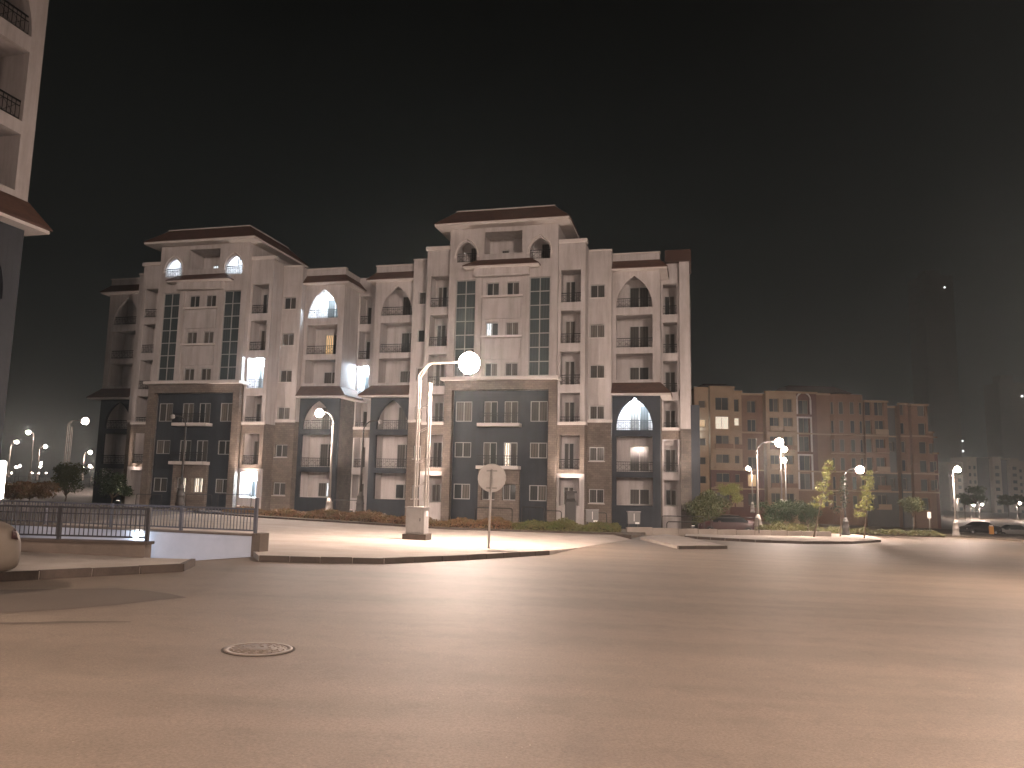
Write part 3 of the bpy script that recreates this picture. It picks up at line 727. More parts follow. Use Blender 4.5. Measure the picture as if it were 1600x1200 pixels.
MB().box(-0.07, 0.07, 0.03, 0.12, -0.05, 0.05).build('housing', DARKM, t)

# ------------------------------------------------------------------ street lamps
LK = 3.6
def globe(r):                                   # profiles of the frosted upper part and the clear bowl below
    la = [(r*math.cos(R(q)), r*math.sin(R(q))) for q in (-26, -8, 12, 35, 60, 80)]
    return la, [(r*math.cos(R(q)), r*math.sin(R(q))) for q in (-88, -68, -47, -26)]
def lamp_post(label, base, h, arm, head_r, strength, group='curved street lamps', m=None, col=WARM, lean=0.0, cut=True, seg=8):
    """cast flared base, tapering post, curved arm and hooded globe; arm is a horizontal vector"""
    m = m or POLE
    T = thing('street_lamp', label, 'street lamp', base, 0, group)
    MB().lathe([(0.30, -0.1), (0.30, 0.10), (0.255, 0.14), (0.24, 0.50), (0.275, 0.55), (0.24, 0.60), (0.20, 0.95), (0.225, 1.0), (0.17, 1.06), (0.11, 1.3)], 12).build('base', m, T)
    a = Vector((arm[0], arm[1], 0)); A = a.length; a = a.normalized()
    MB().tube([(0, 0, 1.2), (lean*0.5, 0, h*0.5), (lean, 0, h-0.7)], [0.085, 0.07, 0.055], seg).build('post', m, T)
    top = Vector((lean, 0, h-0.72)); pts = []
    for i in range(9):
        t = i/8*math.pi/2
        pts.append(top + a*(A*0.72*(1-math.cos(t))) + Vector((0, 0, 0.72*math.sin(t))))
    pts.append(top + a*A + Vector((0, 0, 0.70)))
    ar = MB().tube(pts, 0.04, 6); ar.build('arm', m, T)
    MB().lathe([(0.06, -0.08), (0.085, 0.0), (0.06, 0.07)], 8, tuple(top)).build('collar', m, T)
    hd = top + a*(A+head_r*0.6) + Vector((0, 0, 0.66))
    MB().lathe([(head_r*0.30, 0), (head_r*0.24, head_r*0.16), (head_r*0.1, head_r*0.24)], 10, tuple(hd + Vector((0, 0, head_r*0.98)))).build('finial', m, T)
    cap_, bowl = globe(head_r)
    lo_, hi_ = (glow(strength * LK, col), glow(max(8.0, strength * LK * (0.03 if cut else 1.0)), col)) if strength else (CABIN, CABIN)
    gl = MB().lathe(bowl, 12, tuple(hd)).build('globe', lo_, T)
    MB().lathe(cap_, 12, (0, 0, 0)).build('frosted_top', hi_, gl, tuple(hd))
    return T
def base_at(px, py): 
    p = G(px, py); return p
# tall lamp on its cabinet, in the forecourt
def big_lamp(label, base, S=1.0, strength=0, rz=0.0, arm=1):
    T = thing('tall_street_lamp', label, 'street lamp', base, rz, 'tall lattice street lamps')
    T.scale = (S, S, S)
    c = MB().box(-0.40, 0.34, -0.30, 0.30, 0.14, 1.12).build('cabinet', CABIN, T); bevel(c, 0.015)
    MB().box(-0.44, 0.38, -0.34, 0.34, 1.122, 1.155).build('cabinet_lid', CABIN, T)
    MB().box(-0.48, 0.44, -0.40, 0.40, -0.1, 0.138).build('plinth', KERB, T)
    dr = MB().box(-0.35, 0.22, -0.325, -0.302, 0.2, 1.05).build('cabinet_door', CABIN, T); bevel(dr, 0.008)
    MB().box(0.16, 0.19, -0.34, -0.326, 0.62, 0.74).build('door_handle', DARKM, dr)
    MB().box(0.342, 0.36, -0.12, 0.10, 0.80, 1.0).build('notice_plate', TRIM, T)
    xs = (-0.14, 0.30); H1, H2 = 6.15, 5.95
    for j, y in enumerate((-0.16, 0.16)):
        MB().box(xs[0]-0.03, xs[0]+0.03, y-0.03, y+0.03, 1.156, H1).build('post', POLE, T)
        MB().box(xs[1]-0.03, xs[1]+0.03, y-0.03, y+0.03, 1.156, H2).build('post', POLE, T)
        z = 1.9; k = 0
        while z < 5.6:
            MB().tube([(xs[0]+0.02, y, z), (xs[1]-0.02, y, z+0.2)], 0.017, 4, False).build('rung', POLE, T)
            z += (0.9, 1.2)[k % 2]; k += 1
        MB().tube([(xs[0], y*1.0, H1-0.02), (xs[0]+0.02, y, H1+0.10), (xs[0]+0.34, y*0.8, H1+0.52), (xs[0]+0.5, y*0.7, H1+0.58), (xs[0]+1.75*1.0, y*0.35, H1+0.62)], 0.032, 6, False).build('arm', POLE, T)
    hx, hz = xs[0]+1.98, H1+0.58
    MB().lathe([(0.12, 0), (0.10, 0.07), (0.04, 0.10)], 10, (hx, 0, hz+0.40)).build('finial', POLE, T)
    cap_, bowl = globe(0.42)
    gl = MB().lathe(bowl, 16, (hx, 0, hz)).build('globe', glow(strength * LK), T)
    MB().lathe(cap_, 16).build('frosted_top', glow(max(8.0, strength*LK*0.03)), gl, (hx, 0, hz))
    return T
bp = base_at(652, 845); bp.z += 0.13
big_lamp('tall twin-post street lamp on a grey cabinet, brightest light in the forecourt', bp, 1.0, 760, R(-10))
lamp_post('lit curved street lamp standing in the hedge, arm to the left', Vector((*G(513, 812).xy, gz(*G(513, 812).xy) + 0.1)), 6.75, (-0.75, -0.1), 0.26, 900, seg=10)
p = AT(562, 800, 50.0); lamp_post('unlit street lamp at the joint between the two blocks', Vector((p.x, p.y, p.z)), 5.9, (1.0, 0.0), 0.16, 0, m=POLED)
p = AT(281, 788, 50.0); lamp_post('dark unlit street lamp in front of the left block, arm to the left', Vector((p.x, p.y, p.z)), 5.7, (-0.8, 0.0), 0.16, 0, m=POLED)
# right-hand lamps
p = G(1185, 838); lamp_post('lit curved street lamp at the near corner of the right-hand pavement', Vector((p.x, p.y, gz(p.x, p.y)+0.12)), 6.1, (1.35, 0.0), 0.28, 650)
p = G(1322, 839); lamp_post('lit street lamp between the young trees, arm to the right', Vector((p.x, p.y, gz(p.x, p.y)+0.12)), 4.9, (1.1, 0.1), 0.28, 900, m=POLED)
p = AT(1222, 800, 78); lamp_post('left one of two lamps behind the corner hedge', p, 6.3, (0.15, -0.3), 0.26, 200, cut=False)
p = AT(1229, 800, 84); lamp_post('right one of two lamps behind the corner hedge', p, 5.6, (-0.2, -0.3), 0.26, 200, cut=False)
p = AT(1494, 836, 66); lamp_post('lit lamp on the far verge at the right', p, 5.6, (0.15, -0.2), 0.24, 1100)
p = AT(1176, 800, 100); lamp_post('small distant lamp in front of the brown block, beside the curved lamp', p, 5.6, (-0.4, -0.2), 0.26, 140, cut=False)
# lamps outside the frame that light the near road and the fronts (the same street goes on)
for x, y, h, s, ax, lab in ((16.5, 17.5, 7.0, 1700, (-1.0, 0), 'street lamp beyond the right edge of the view'), (31.0, 38.0, 7.5, 1200, (-1.0, 0), 'street lamp on the far right of the junction'),
                            (8.5, 4.0, 7.5, 1650, (-0.8, 0), 'street lamp beside the viewer on the right'), (-9.0, 2.0, 7.5, 1600, (0.8, 0), 'street lamp beside the viewer on the left')):
    lamp_post(lab, (x, y, gz(x, y)), h, ax, 0.22, s)
def mast(x, y, h, strength):
    # unseen mast added behind the camera to light the road and all fronts
    T = thing('fill_light_mast', 'unseen floodlight mast added behind the viewer to light the fronts', 'floodlight mast', (x, y, gz(x, y)))
    MB().tube([(0, 0, -0.2), (0, 0, h)], [0.16, 0.09], 12).build('post', POLE, T)
    MB().box(-0.9, 0.9, -0.06, 0.06, h-0.06, h+0.06).build('crossbar', POLE, T)
    for xx in (-0.7, 0.7):
        MB().lathe([(0.30*math.cos(R(q)), 0.30*math.sin(R(q))) for q in (-88, -60, -30, 0, 30, 60, 88)], 14, (xx, 0.36, h)).build('globe', glow(strength), T)
        MB().box(xx-0.05, xx+0.05, 0.061, 0.10, h-0.05, h+0.05).build('bracket', DARKM, T)
mast(45.0, -110.0, 24.0, 60000)
def shading_block():
    # unseen block added to keep the mast's light off the left-hand block
    T = thing('apartment_block', 'unseen pale block added behind the viewer to shade the left-hand block', 'apartment block', (-14.6, -17.0, gz(-14.6, -17.0)))
    MB().box(-15, 15, -8, 8, -1, 21).build('wall', WHITE, T)
    MB().frustum((-15.6, 15.6, -8.6, 8.6, 21.003), (-13, 13, -6, 6, 22.6)).build('roof', TILE, T)
    for k in range(6):
        for i in range(7): window(T, -12.6+4.2*i, 2.2+3.1*k, 1.2, 1.3, -8.08); w_ = window(T, -12.6+4.2*i, 2.2+3.1*k, 1.2, 1.3, 8.08); w_.rotation_euler = (0, 0, math.pi)
shading_block()
for px, ptop, pbase, y, lab in ((1497, 779, 812, 235, 'small far lamp left of the round trees on the right'), (1518, 789, 812, 245, 'small far lamp between the round trees on the right'), (1531, 788, 812, 240, 'small far lamp right of the round trees'), (1590, 786, 812, 250, 'small far lamp at the right edge')):
    b = AT(px, pbase, y); tp = AT(px, ptop, y)
    lamp_post(lab, b, tp.z - b.z, (0.5, -0.5), 0.24, 480, 'far street lamps on the right', seg=5, cut=False)
# far lamps on the left
for px, ptop, pbase, y, s, ax, lab in ((12, 690, 745, 150, 240, 0.6, 'leftmost of the far street lamps, low at the left edge'), (46, 675, 750, 118, 300, -0.5, 'tallest-looking far street lamp at the left'),
                                   (57, 697, 750, 150, 240, 0.6, 'far street lamp just right of the tallest-looking one'), (128, 706, 750, 140, 240, 0.6, 'far street lamp close to the left block'),
                                   (143, 728, 752, 190, 160, -0.4, 'dim far street lamp beside the dark trees')):
    b = AT(px, pbase, y); tp = AT(px, ptop, y)
    lamp_post(lab, b, tp.z - b.z, (ax*1.5, 0), 0.26, s, 'far street lamps on the left', seg=5, cut=False)
b = AT(101, 745, 120); tp = AT(101, 656, 120)
big_lamp('faint tall twin-post lamp far off at the left, dimly lit', b, (tp.z-b.z)/6.8, 40, R(0))
for i, (px, py, y) in enumerate(((25, 730, 260), (31, 728, 260), (64, 724, 240), (63, 729, 250), (130, 731, 250), (142, 729, 250), (50, 739, 380), (61, 739, 380), (72, 739, 380), (18, 739, 380))):
    tp = AT(px, py, y); gb = -4.2 if y < 300 else -5
    lab = ('left one of two close points of light behind the tallest far lamp', 'right one of two close points of light behind the tallest far lamp', 'upper one of two stacked points of light left of the dark tree', 'lower one of two stacked points of light left of the dark tree',
           'left point of light between the dark tree and the left block', 'right point of light between the dark tree and the left block', 'first of three faint lights low on the left horizon, from the left', 'middle one of three faint lights low on the left horizon',
           'last of three faint lights low on the left horizon, beside the dark tree', 'lone faint light low at the far left of the horizon')[i]
    T = thing('distant_street_lamp', lab, 'street lamp', (tp.x, tp.y, gb), 0, 'points of light far left')
    MB().tube([(0, 0, 0), (0, 0, tp.z-gb)], 0.07, 4).build('post', POLED, T)
    MB().lathe([(0.05, -0.3), (0.32, -0.1), (0.32, 0.1), (0.1, 0.3)], 8, (0, 0, tp.z-gb)).build('globe', glow(60 if i > 5 else 130), T)

# ------------------------------------------------------------------ road sign seen from behind, manhole, site furniture
p = base_at(763, 859); p.z += 0.13
T = thing('road_sign', 'round road sign seen from behind on a slightly leaning grey pole', 'road sign', p)
METALB = mat('bracket_metal', (0.20, 0.18, 0.165), 0.6, 0.3)
SIGN = mat('sign_back_metal', (0.36, 0.33, 0.30), 0.5, 0.3, noise=(4, (0.28, 0.25, 0.23), 0.6))
MB().tube([(0, 0, -0.2), (0.03, 0, 1.2), (0.065, 0, 2.55)], 0.038, 10).build('pole', SIGN, T)
dk = MB().lathe([(0.475, -0.012), (0.48, 0.0), (0.475, 0.012)], 40, smooth=False).build('sign_plate', SIGN, T, (0.06, 0.075, 2.26)); dk.rotation_euler = (R(90), 0, 0)
rm = MB()
rm.tube([(0.47*math.cos(t*math.pi/20), 0.47*math.sin(t*math.pi/20), 0) for t in range(41)], 0.014, 6)
rm.build('rim', SIGN, T, (0.06, 0.07, 2.26)).rotation_euler = (R(90), 0, 0)
for z in (1.92, 2.5): MB().box(-0.12, 0.24, 0.03, 0.062, z-0.025, z+0.025).build('bracket', METALB, T)
p = G(404, 1015)
def manhole():
    slope = Matrix.Rotation(math.atan(0.02), 4, 'Y') @ Matrix.Rotation(-math.atan(0.02), 4, 'X')
    T = thing('manhole_cover', 'round iron manhole cover set in the road', 'manhole cover', (p.x, p.y, p.z))
    T.rotation_euler = slope.to_euler()
    IR = mat('cast_iron', (0.17, 0.133, 0.104), 0.6, 0.3, noise=(14, (0.13, 0.105, 0.09), 0.9), bump=(30, 0.4, 0.01))
    IRR = mat('worn_iron_rim', (0.195, 0.155, 0.122), 0.5, 0.4, noise=(9, (0.2, 0.17, 0.15), 0.8))
    JT = mat('dirt_joint', (0.05, 0.04, 0.033), 0.95)
    MB().lathe([(0.0, 0.002), (0.375, 0.002), (0.375, 0.004)], 48).build('joint', JT, T)
    def ringm(r0, r1, z0, z1): return MB().lathe([(r0, z0), (r0, z1), (r1, z1), (r1, z0)], 48)
    ringm(0.300, 0.348, 0.004, 0.013).build('rim', IRR, T)
    MB().lathe([(0.0, 0.004), (0.288, 0.004), (0.285, 0.010), (0.0, 0.0105)], 48).build('lid', IR, T)
    for r in (0.12, 0.20, 0.265):
        for k in range(int(r*70)):
            t = 2*math.pi*k/int(r*70)
            s = MB().box(-0.018, 0.018, -0.009, 0.009, 0.0108, 0.017).build('tread', IRR, T)
            s.location = (r*math.cos(t), r*math.sin(t), 0); s.rotation_euler = (0, 0, t + math.pi/2)
manhole()
# hoop rails in front of the blocks
def hoop(px0, px1, ptop, pbot, y, label, m=DARKM):
    a = AT(px0, pbot, y); b = AT(px1, pbot, y); zt = AT(px0, ptop, y).z
    T = thing('hoop_rail', label, 'railing', (a.x, a.y, min(a.z, b.z)-0.15), 0, 'hoop rails in front of the blocks')
    w = b.x-a.x; h = zt-T.location.z; r = 0.12
    MB().tube([(0, 0, 0), (0, 0, h-r), (r*0.3, 0, h-r*0.3), (r, 0, h), (w-r, 0, h), (w-r*0.3, 0, h-r*0.3), (w, 0, h-r), (w, 0, 0)], 0.028, 8).build('pipe', m, T)
    return T
for a in ((852, 877, 798, 817, 47, 'short hoop rail left of the dark vent pillar'), (928, 948, 801, 820, 47, 'hoop rail behind the left meter box'), (1034, 1101, 806, 826, 47, 'long hoop rail at the right-hand end of the middle block'),
          (1042, 1090, 815, 826, 46.4, 'low hoop rail inside the long one'), (1111, 1186, 808, 828, 47.5, 'pale hoop rail in front of the red car'), (742, 800, 793, 812, 50, 'hoop rail behind the road sign'),
          (815, 850, 792, 812, 50, 'hoop rail right of the road sign'), (520, 566, 781, 800, 54, 'hoop rail right of the hedge lamp'), (290, 330, 772, 788, 58, 'hoop rail in front of the entrance of the left block'),
          (212, 252, 772, 787, 60, 'hoop rail at the left end of the left block'), (340, 392, 772, 790, 57, 'hoop rail below the lit ground-floor balcony')):
    hoop(*a)
def vent(px, ptop, pbot, y):
    a = AT(px, pbot, y); zt = AT(px, ptop, y).z; h = zt-a.z
    T = thing('vent_pillar', 'dark square vent pillar with a flat cap, in front of the bright ground-floor bay', 'vent', a)
    MB().box(-0.31, 0.31, -0.3, 0.3, -0.3, h*0.66).build('shaft', DARKM, T)
    MB().frustum((-0.31, 0.31, -0.3, 0.3, h*0.662), (-0.24, 0.24, -0.23, 0.23, h*0.76)).build('shoulder', DARKM, T)
    MB().box(-0.24, 0.24, -0.23, 0.23, h*0.762, h*0.93).build('neck', DARKM, T)
    MB().box(-0.36, 0.36, -0.34, 0.34, h*0.932, h).build('cap', DARKM, T)
vent(891, 767, 817, 47)
METER = mat('meter_box_grey', (0.16, 0.155, 0.15), 0.5, 0.2)
for px, lab in ((925, 'left one of two grey meter boxes with white tags'), (990, 'right one of two grey meter boxes with white tags')):
    a = AT(px, 818 if px < 950 else 821, 46); T = thing('meter_box', lab, 'meter box', a, 0, 'meter boxes in front of the block')
    MB().box(-0.36, 0.36, -0.2, 0.2, 0.1, 0.78).build('case', METER, T); MB().box(-0.40, 0.40, -0.24, 0.24, 0.782, 0.83).build('lid', CABIN, T)
    for s in (-0.28, 0.28): MB().box(s-0.05, s+0.05, -0.1, 0.1, -0.2, 0.098).build('foot', DARKM, T)
    MB().box(-0.02, 0.02, -0.215, -0.202, 0.25, 0.70).build('door_gap_strip', TRIM, T)
    MB().box(0.06, 0.30, -0.215, -0.202, 0.10, 0.20).build('tag', mat('white_plate', (0.75, 0.75, 0.72), 0.6), T)
# low boundary wall on the right of the block
lw_ = thing('boundary_wall', 'low pale boundary wall between the block and the corner pavement', 'wall', (0, 0, 0))
pts = [AT(980, 840, 44.5), AT(1060, 840, 45.5), AT(1180, 836, 48.5), AT(1300, 836, 53)]
for a, b in zip(pts, pts[1:]):
    n = max(1, round((b-a).xy.length/1.6))
    for i in range(n):
        c, d = a.lerp(b, i/n), a.lerp(b, (i+1)/n - 0.008)
        zt = gz(c.x, c.y) + 0.42
        wallseg('panel', c, d, 0.18, zt-0.8, zt, PAVE, lw_)
# ------------------------------------------------------------------ cars
def sedan(label, loc, rz, paint, S=1.0, tail=0.0, group='parked cars'):
    T = thing('parked_car', label, 'car', loc, rz, group); T.scale = (S, S, S)
    st = [  # x, z under, z shoulder, z top, half width, half roof
        (-2.28, 0.42, 0.60, 0.62, 0.50, 0.40), (-2.24, 0.30, 0.72, 0.76, 0.74, 0.60), (-2.14, 0.25, 0.86, 0.97, 0.83, 0.68), (-1.95, 0.23, 0.90, 1.01, 0.86, 0.70), (-1.55, 0.22, 0.92, 1.04, 0.87, 0.70),
        (-1.35, 0.22, 0.93, 1.08, 0.87, 0.66), (-0.75, 0.22, 0.93, 1.42, 0.88, 0.58), (0.0, 0.22, 0.92, 1.46, 0.88, 0.60), (0.45, 0.22, 0.91, 1.42, 0.88, 0.60), (1.15, 0.22, 0.89, 1.02, 0.87, 0.70),
        (1.6, 0.22, 0.84, 0.94, 0.86, 0.68), (2.0, 0.24, 0.74, 0.83, 0.82, 0.62), (2.18, 0.28, 0.62, 0.70, 0.72, 0.52), (2.24, 0.36, 0.52, 0.55, 0.50, 0.36)]
    def sec(s):
        x, zu, zs, zt, hw, hr = s
        zm = zu + (zs-zu)*0.55
        half = [(hw*0.86, zu), (hw*0.985, zu+0.10), (hw*1.0, zm), (hw*0.975, zs), (hr, zt-0.02), (hr*0.55, zt+0.012), (0, zt+0.02)]
        return [(x, y, z) for y, z in half] + [(x, -y, z) for y, z in half[-2::-1]]
    S_ = [sec(s) for s in st]; n = len(S_[0])
    body, sideg, frontg, rearg = MB(), MB(), MB(), MB()
    body.v = [v for s in S_ for v in s]
    for i in range(len(S_)-1):
        for j in range(n-1):
            glass_side = 5 <= i <= 8 and j in (3, n-2-3)
            f = (i*n+j, (i+1)*n+j, (i+1)*n+j+1, i*n+j+1)
            q = [Vector(body.v[k]) for k in f]
            if glass_side: sideg.poly(q)
            elif i == 5 and 4 <= j <= n-6: rearg.poly(q)
            elif i == 8 and 4 <= j <= n-6: frontg.poly(q)
            else: body.f.append(f); body.sm.append(True)
        body.f.append((i*n, i*n+n-1, (i+1)*n+n-1, (i+1)*n)); body.sm.append(False)
    body.f.append(tuple(range(n))); body.sm.append(True); body.f.append(tuple((len(S_)-1)*n+k for k in range(n))[::-1]); body.sm.append(True)
    bo = body.build('body', paint, T)
    md = bo.modifiers.new('round', 'SUBSURF'); md.levels = md.render_levels = 2; md.boundary_smooth = 'ALL'
    GM = mat('car_glass', (0.012, 0.013, 0.014), 0.06)
    half = len(sideg.f)//2
    for nm, sel in (('side_window', 0), ('side_window', 1)):
        g_ = MB()
        for f in sideg.f:
            q = [sideg.v[k] for k in f]
            if (q[0][1] > 0) == (sel == 0): g_.poly(q)
        g_.build(nm, GM, T)
    frontg.build('windscreen', GM, T); rearg.build('rear_window', GM, T)
    RUB = mat('tyre_rubber', (0.02, 0.02, 0.02), 0.9); RIM = mat('wheel_rim', (0.35, 0.35, 0.35), 0.35, 0.8)
    for x in (-1.35, 1.38):
        for s in (1, -1):
            w = MB().lathe([(0.20, -0.09), (0.30, -0.10), (0.315, -0.05), (0.315, 0.05), (0.30, 0.10), (0.20, 0.09)], 20).build('wheel', RUB, T, (x, s*0.80, 0.315)); w.rotation_euler = (R(90), 0, 0)
            r_ = MB().lathe([(0.02, -0.1), (0.2, -0.085), (0.2, 0.085), (0.02, 0.1)], 14).build('rim', RIM, w)
    TLM = glow(tail, (1.0, 0.10, 0.06)) if tail else mat('tail_lamp_red', (0.022, 0.006, 0.006), 0.25)
    for s in (1, -1):
        MB().poly([(-2.17, s*0.50, 0.74), (-2.10, s*0.845, 0.72), (-2.05, s*0.86, 0.90), (-2.165, s*0.52, 0.92)][::s]).poly([(-2.12, s*0.850, 0.74), (-2.02, s*0.868, 0.76), (-2.02, s*0.862, 0.88), (-2.08, s*0.845, 0.89)][::s]).build('tail_lamp', TLM, T)
        MB().poly([(2.10, s*0.45, 0.60), (2.02, s*0.83, 0.62), (1.95, s*0.83, 0.75), (2.06, s*0.45, 0.72)][::-s]).build('headlight', RIM, T)
        m_ = MB().box(0.62, 0.78, min(s*0.88, s*1.02), max(s*0.88, s*1.02), 0.90, 1.03).build('mirror', paint, T); bevel(m_, 0.03)
    bevel(MB().box(-2.31, -2.20, -0.56, 0.56, 0.50, 0.60).build('bumper_strip', paint, T), 0.03)
    MB().box(-2.30, -2.26, -0.26, 0.26, 0.64, 0.75).build('number_plate', mat('plate_blank', (0.5, 0.5, 0.48), 0.5), T)
    return T
SILV = mat('silver_car_paint', (0.12, 0.098, 0.077), 0.5, 0.25, noise=(3, (0.15, 0.125, 0.10), 0.7))
REDP = mat('red_car_paint', (0.035, 0.010, 0.010), 0.3, 0.1, coat=0.6)
DRKP = mat('dark_car_paint', (0.03, 0.016, 0.016), 0.25, 0.2, coat=0.6)
GREYP = mat('grey_car_paint', (0.20, 0.19, 0.18), 0.3, 0.4, coat=0.6)
sedan('dull silver saloon car parked along the kerb, cut off by the left edge', (-9.06, 10.16, gz(-9.06, 10.16)), R(234.9), SILV)
p = AT(1138, 829, 52.5); sedan('dark red car with lit tail lamps behind the pale hoop rail', (p.x, p.y, p.z-0.25), R(170), REDP, 0.9, 3.0)
p = AT(1530, 834, 88); sedan('dark saloon car on the far verge at the right', (p.x, p.y, p.z-0.1), R(185), DRKP)
p = AT(1582, 838, 92); sedan('grey car behind the dark saloon at the right edge', (p.x, p.y, p.z-0.1), R(172), GREYP)
# ------------------------------------------------------------------ planting
L_RED = leaf_mat('reddish_hedge_leaf', (0.20, 0.095, 0.050), (0.13, 0.105, 0.04), 2.2)
L_OLV = leaf_mat('olive_hedge_leaf', (0.105, 0.125, 0.040), (0.16, 0.13, 0.055), 2.0)
L_GRN = leaf_mat('green_leaf', (0.045, 0.062, 0.020), (0.09, 0.085, 0.03), 2.0)
L_LIT = leaf_mat('pale_young_leaf', (0.34, 0.33, 0.10), (0.22, 0.24, 0.07), 3.0)
L_DRK = leaf_mat('dark_green_leaf', (0.022, 0.040, 0.016), (0.04, 0.06, 0.02), 1.5)
def hedge(label, line, w, h, m, n, size, y_off=0.0):
    P = [Vector((p[0], p[1])) for p in line]; seg = [(b-a).length for a, b in zip(P, P[1:])]; tot = sum(seg)
    T = thing('hedge', label, 'hedge', (P[0].x, P[0].y, gz(P[0].x, P[0].y)), 0); o0 = T.location
    pts = []; 
    for _ in range(n):
        t = random.random()*tot; i = 0
        while t > seg[i] and i < len(seg)-1: t -= seg[i]; i += 1
        d = (P[i+1]-P[i]).normalized(); c = P[i] + d*t; nn = Vector((-d.y, d.x))
        s = random.uniform(-1, 1); bumpy = 0.78 + 0.3*math.sin((c.x*2.1+c.y*1.3)) * math.sin(c.x*0.83+1.7) + random.uniform(-0.12, 0.12)
        hh = h*bumpy*math.sqrt(max(0.05, 1-abs(s)**3)); z = hh*(random.random()**0.45)
        q = c + nn*(w*(0.5+s*0.5))
        pts.append((q.x-o0.x, q.y-o0.y, gz(q.x, q.y)+0.1+z-o0.z))
    lv = leaves(pts, size, m, 'foliage', T); lv['kind'] = 'stuff'
    core = MB()
    for a, b in zip(P, P[1:]):
        d = (b-a).normalized(); nn = Vector((-d.y, d.x))
        a1, b1, a2, b2_ = a+nn*w*0.2, b+nn*w*0.2, a+nn*w*0.8, b+nn*w*0.8
        f3 = lambda q, z: (q.x-o0.x, q.y-o0.y, gz(q.x, q.y)+z-o0.z)
        core.quad(f3(a1, 0), f3(b1, 0), f3(b1, h*0.55), f3(a1, h*0.55)); core.quad(f3(a1, h*0.55), f3(b1, h*0.55), f3(b2_, h*0.55), f3(a2, h*0.55)); core.quad(f3(b2_, 0), f3(a2, 0), f3(a2, h*0.55), f3(b2_, h*0.55))
    core.build('twig_core', mat('hedge_twigs', (0.05, 0.035, 0.022), 0.95), T)
    return T
hedge('long reddish hedge along the back of the forecourt', [G(345, 804), G(400, 809), G(560, 819.5), G(700, 828.5), G(800, 832)], 1.0, 0.62, L_RED, 16000, 0.075)
hedge('olive green end of the hedge, right of the road sign', [G(800, 832), G(880, 834.5), G(972, 836.5)], 1.1, 0.66, L_OLV, 7000, 0.075)
hedge('low olive hedge on the corner pavement beside the curved lamp', [G(1200, 840), G(1285, 838)], 1.0, 0.85, L_OLV, 3500, 0.09)
hedge('low ground hedge along the far verge', [AT(1250, 838, 58), AT(1340, 836, 64), AT(1480, 838, 68)], 1.2, 0.5, L_OLV, 4500, 0.10)
def shrub(label, c, rx, ry, rz_, m, n, size, name='shrub', trunk=0.0, cat='shrub', group=None, clumps=9, inner=True):
    """a bush or small tree: stem, limbs and leaf clumps of uneven size through the crown"""
    T = thing(name, label, cat, c, 0, group)
    rnd = random.Random(hash(label) & 0xffff if False else sum(map(ord, label)))
    cl = []
    for i in range(clumps):
        a = rnd.uniform(0, 2*math.pi); r = rnd.uniform(0.25, 0.8); z = rnd.uniform(-0.6, 0.75)
        cl.append((Vector((rx*r*math.cos(a), ry*r*math.sin(a), trunk + rz_ + rz_*z)), rnd.uniform(0.32, 0.55)))
    stem = MB().tube([(0, 0, -0.2), (0.03*rx, 0, trunk*0.6), (0, 0, trunk + rz_)], [0.035*rz_+0.02, 0.028*rz_+0.015, 0.015], 6)
    stem.build('trunk', BARK, T)
    lb = MB()
    for q, r in cl: lb.tube([(0, 0, max(0.1, trunk*0.8)), q*0.6 + Vector((0, 0, (trunk+0.1)*0.35)), q], [0.02*rz_+0.008, 0.012*rz_+0.006, 0.006], 4)
    lb.build('limbs', BARK, T)
    pts = []
    for _ in range(n):
        q, r = rnd.choice(cl); d = Vector((rnd.gauss(0, 1), rnd.gauss(0, 1), rnd.gauss(0, 1))).normalized() * (rnd.random()**0.5)
        pts.append((q.x + d.x*r*rx, q.y + d.y*r*ry, q.z + d.z*r*rz_*0.9))
    lv = leaves(pts, size, m, 'crown', T); lv['kind'] = 'stuff'
    return T
p = AT(1118, 828, 54); shrub('bushy shrub behind the red car, yellowish on its right side', (p.x-0.1, p.y+1.6, p.z), 1.55, 1.2, 1.35, L_GRN, 4200, 0.11, clumps=13)
p = AT(1140, 800, 70); shrub('small rounded tree behind the bushy shrub', (p.x, p.y, p.z-0.5), 1.3, 1.2, 1.1, L_LIT, 2200, 0.10, trunk=0.9, cat='tree', name='small_tree')
for px, w, lab in ((1208, 1.5, 'left dark clipped shrub behind the corner hedge'), (1238, 1.5, 'middle dark clipped shrub behind the corner hedge'), (1262, 1.2, 'right dark clipped shrub behind the corner hedge')):
    p = AT(px, 826, 55); shrub(lab, (p.x, p.y, p.z), w*0.8, 0.8, 0.85, L_DRK, 2600, 0.08, group='dark clipped shrubs', clumps=12, trunk=0.3)
def young_tree(label, base, top, m, n, size, spread, low, tiers=9):
    T = thing('young_tree', label, 'tree', base, 0, 'young trees on the corner pavement')
    rnd = random.Random(sum(map(ord, label))); v = Vector(top) - Vector(base)
    MB().tube([(0, 0, -0.1), v*0.35 + Vector((0.03, 0, 0)), v*0.7, v], [0.05, 0.042, 0.028, 0.01], 7).build('trunk', BARK, T)
    lb = MB(); pts = []
    for i in range(tiers):
        f = low + (1-low)*i/(tiers-1); c = v*f
        for k in range(3):
            a = rnd.uniform(0, 2*math.pi); L = spread*(1.15-0.75*(i/(tiers-1)))*rnd.uniform(0.5, 1.2)
            e_ = c + Vector((L*math.cos(a), L*math.sin(a)*0.8, L*rnd.uniform(-0.15, 0.35)))
            lb.tube([c, (c+e_)/2 + Vector((0, 0, 0.06*L)), e_], [0.014, 0.009, 0.004], 4)
            for _ in range(int(n/tiers/3)):
                t = rnd.uniform(0.35, 1.08); q = c.lerp(e_, t) + Vector((rnd.gauss(0, 0.09), rnd.gauss(0, 0.09), rnd.gauss(-0.04, 0.07)))
                pts.append(q)
    lb.build('limbs', BARK, T)
    lv = leaves(pts, size, m, 'crown', T, 0.35); lv['kind'] = 'stuff'
    return T
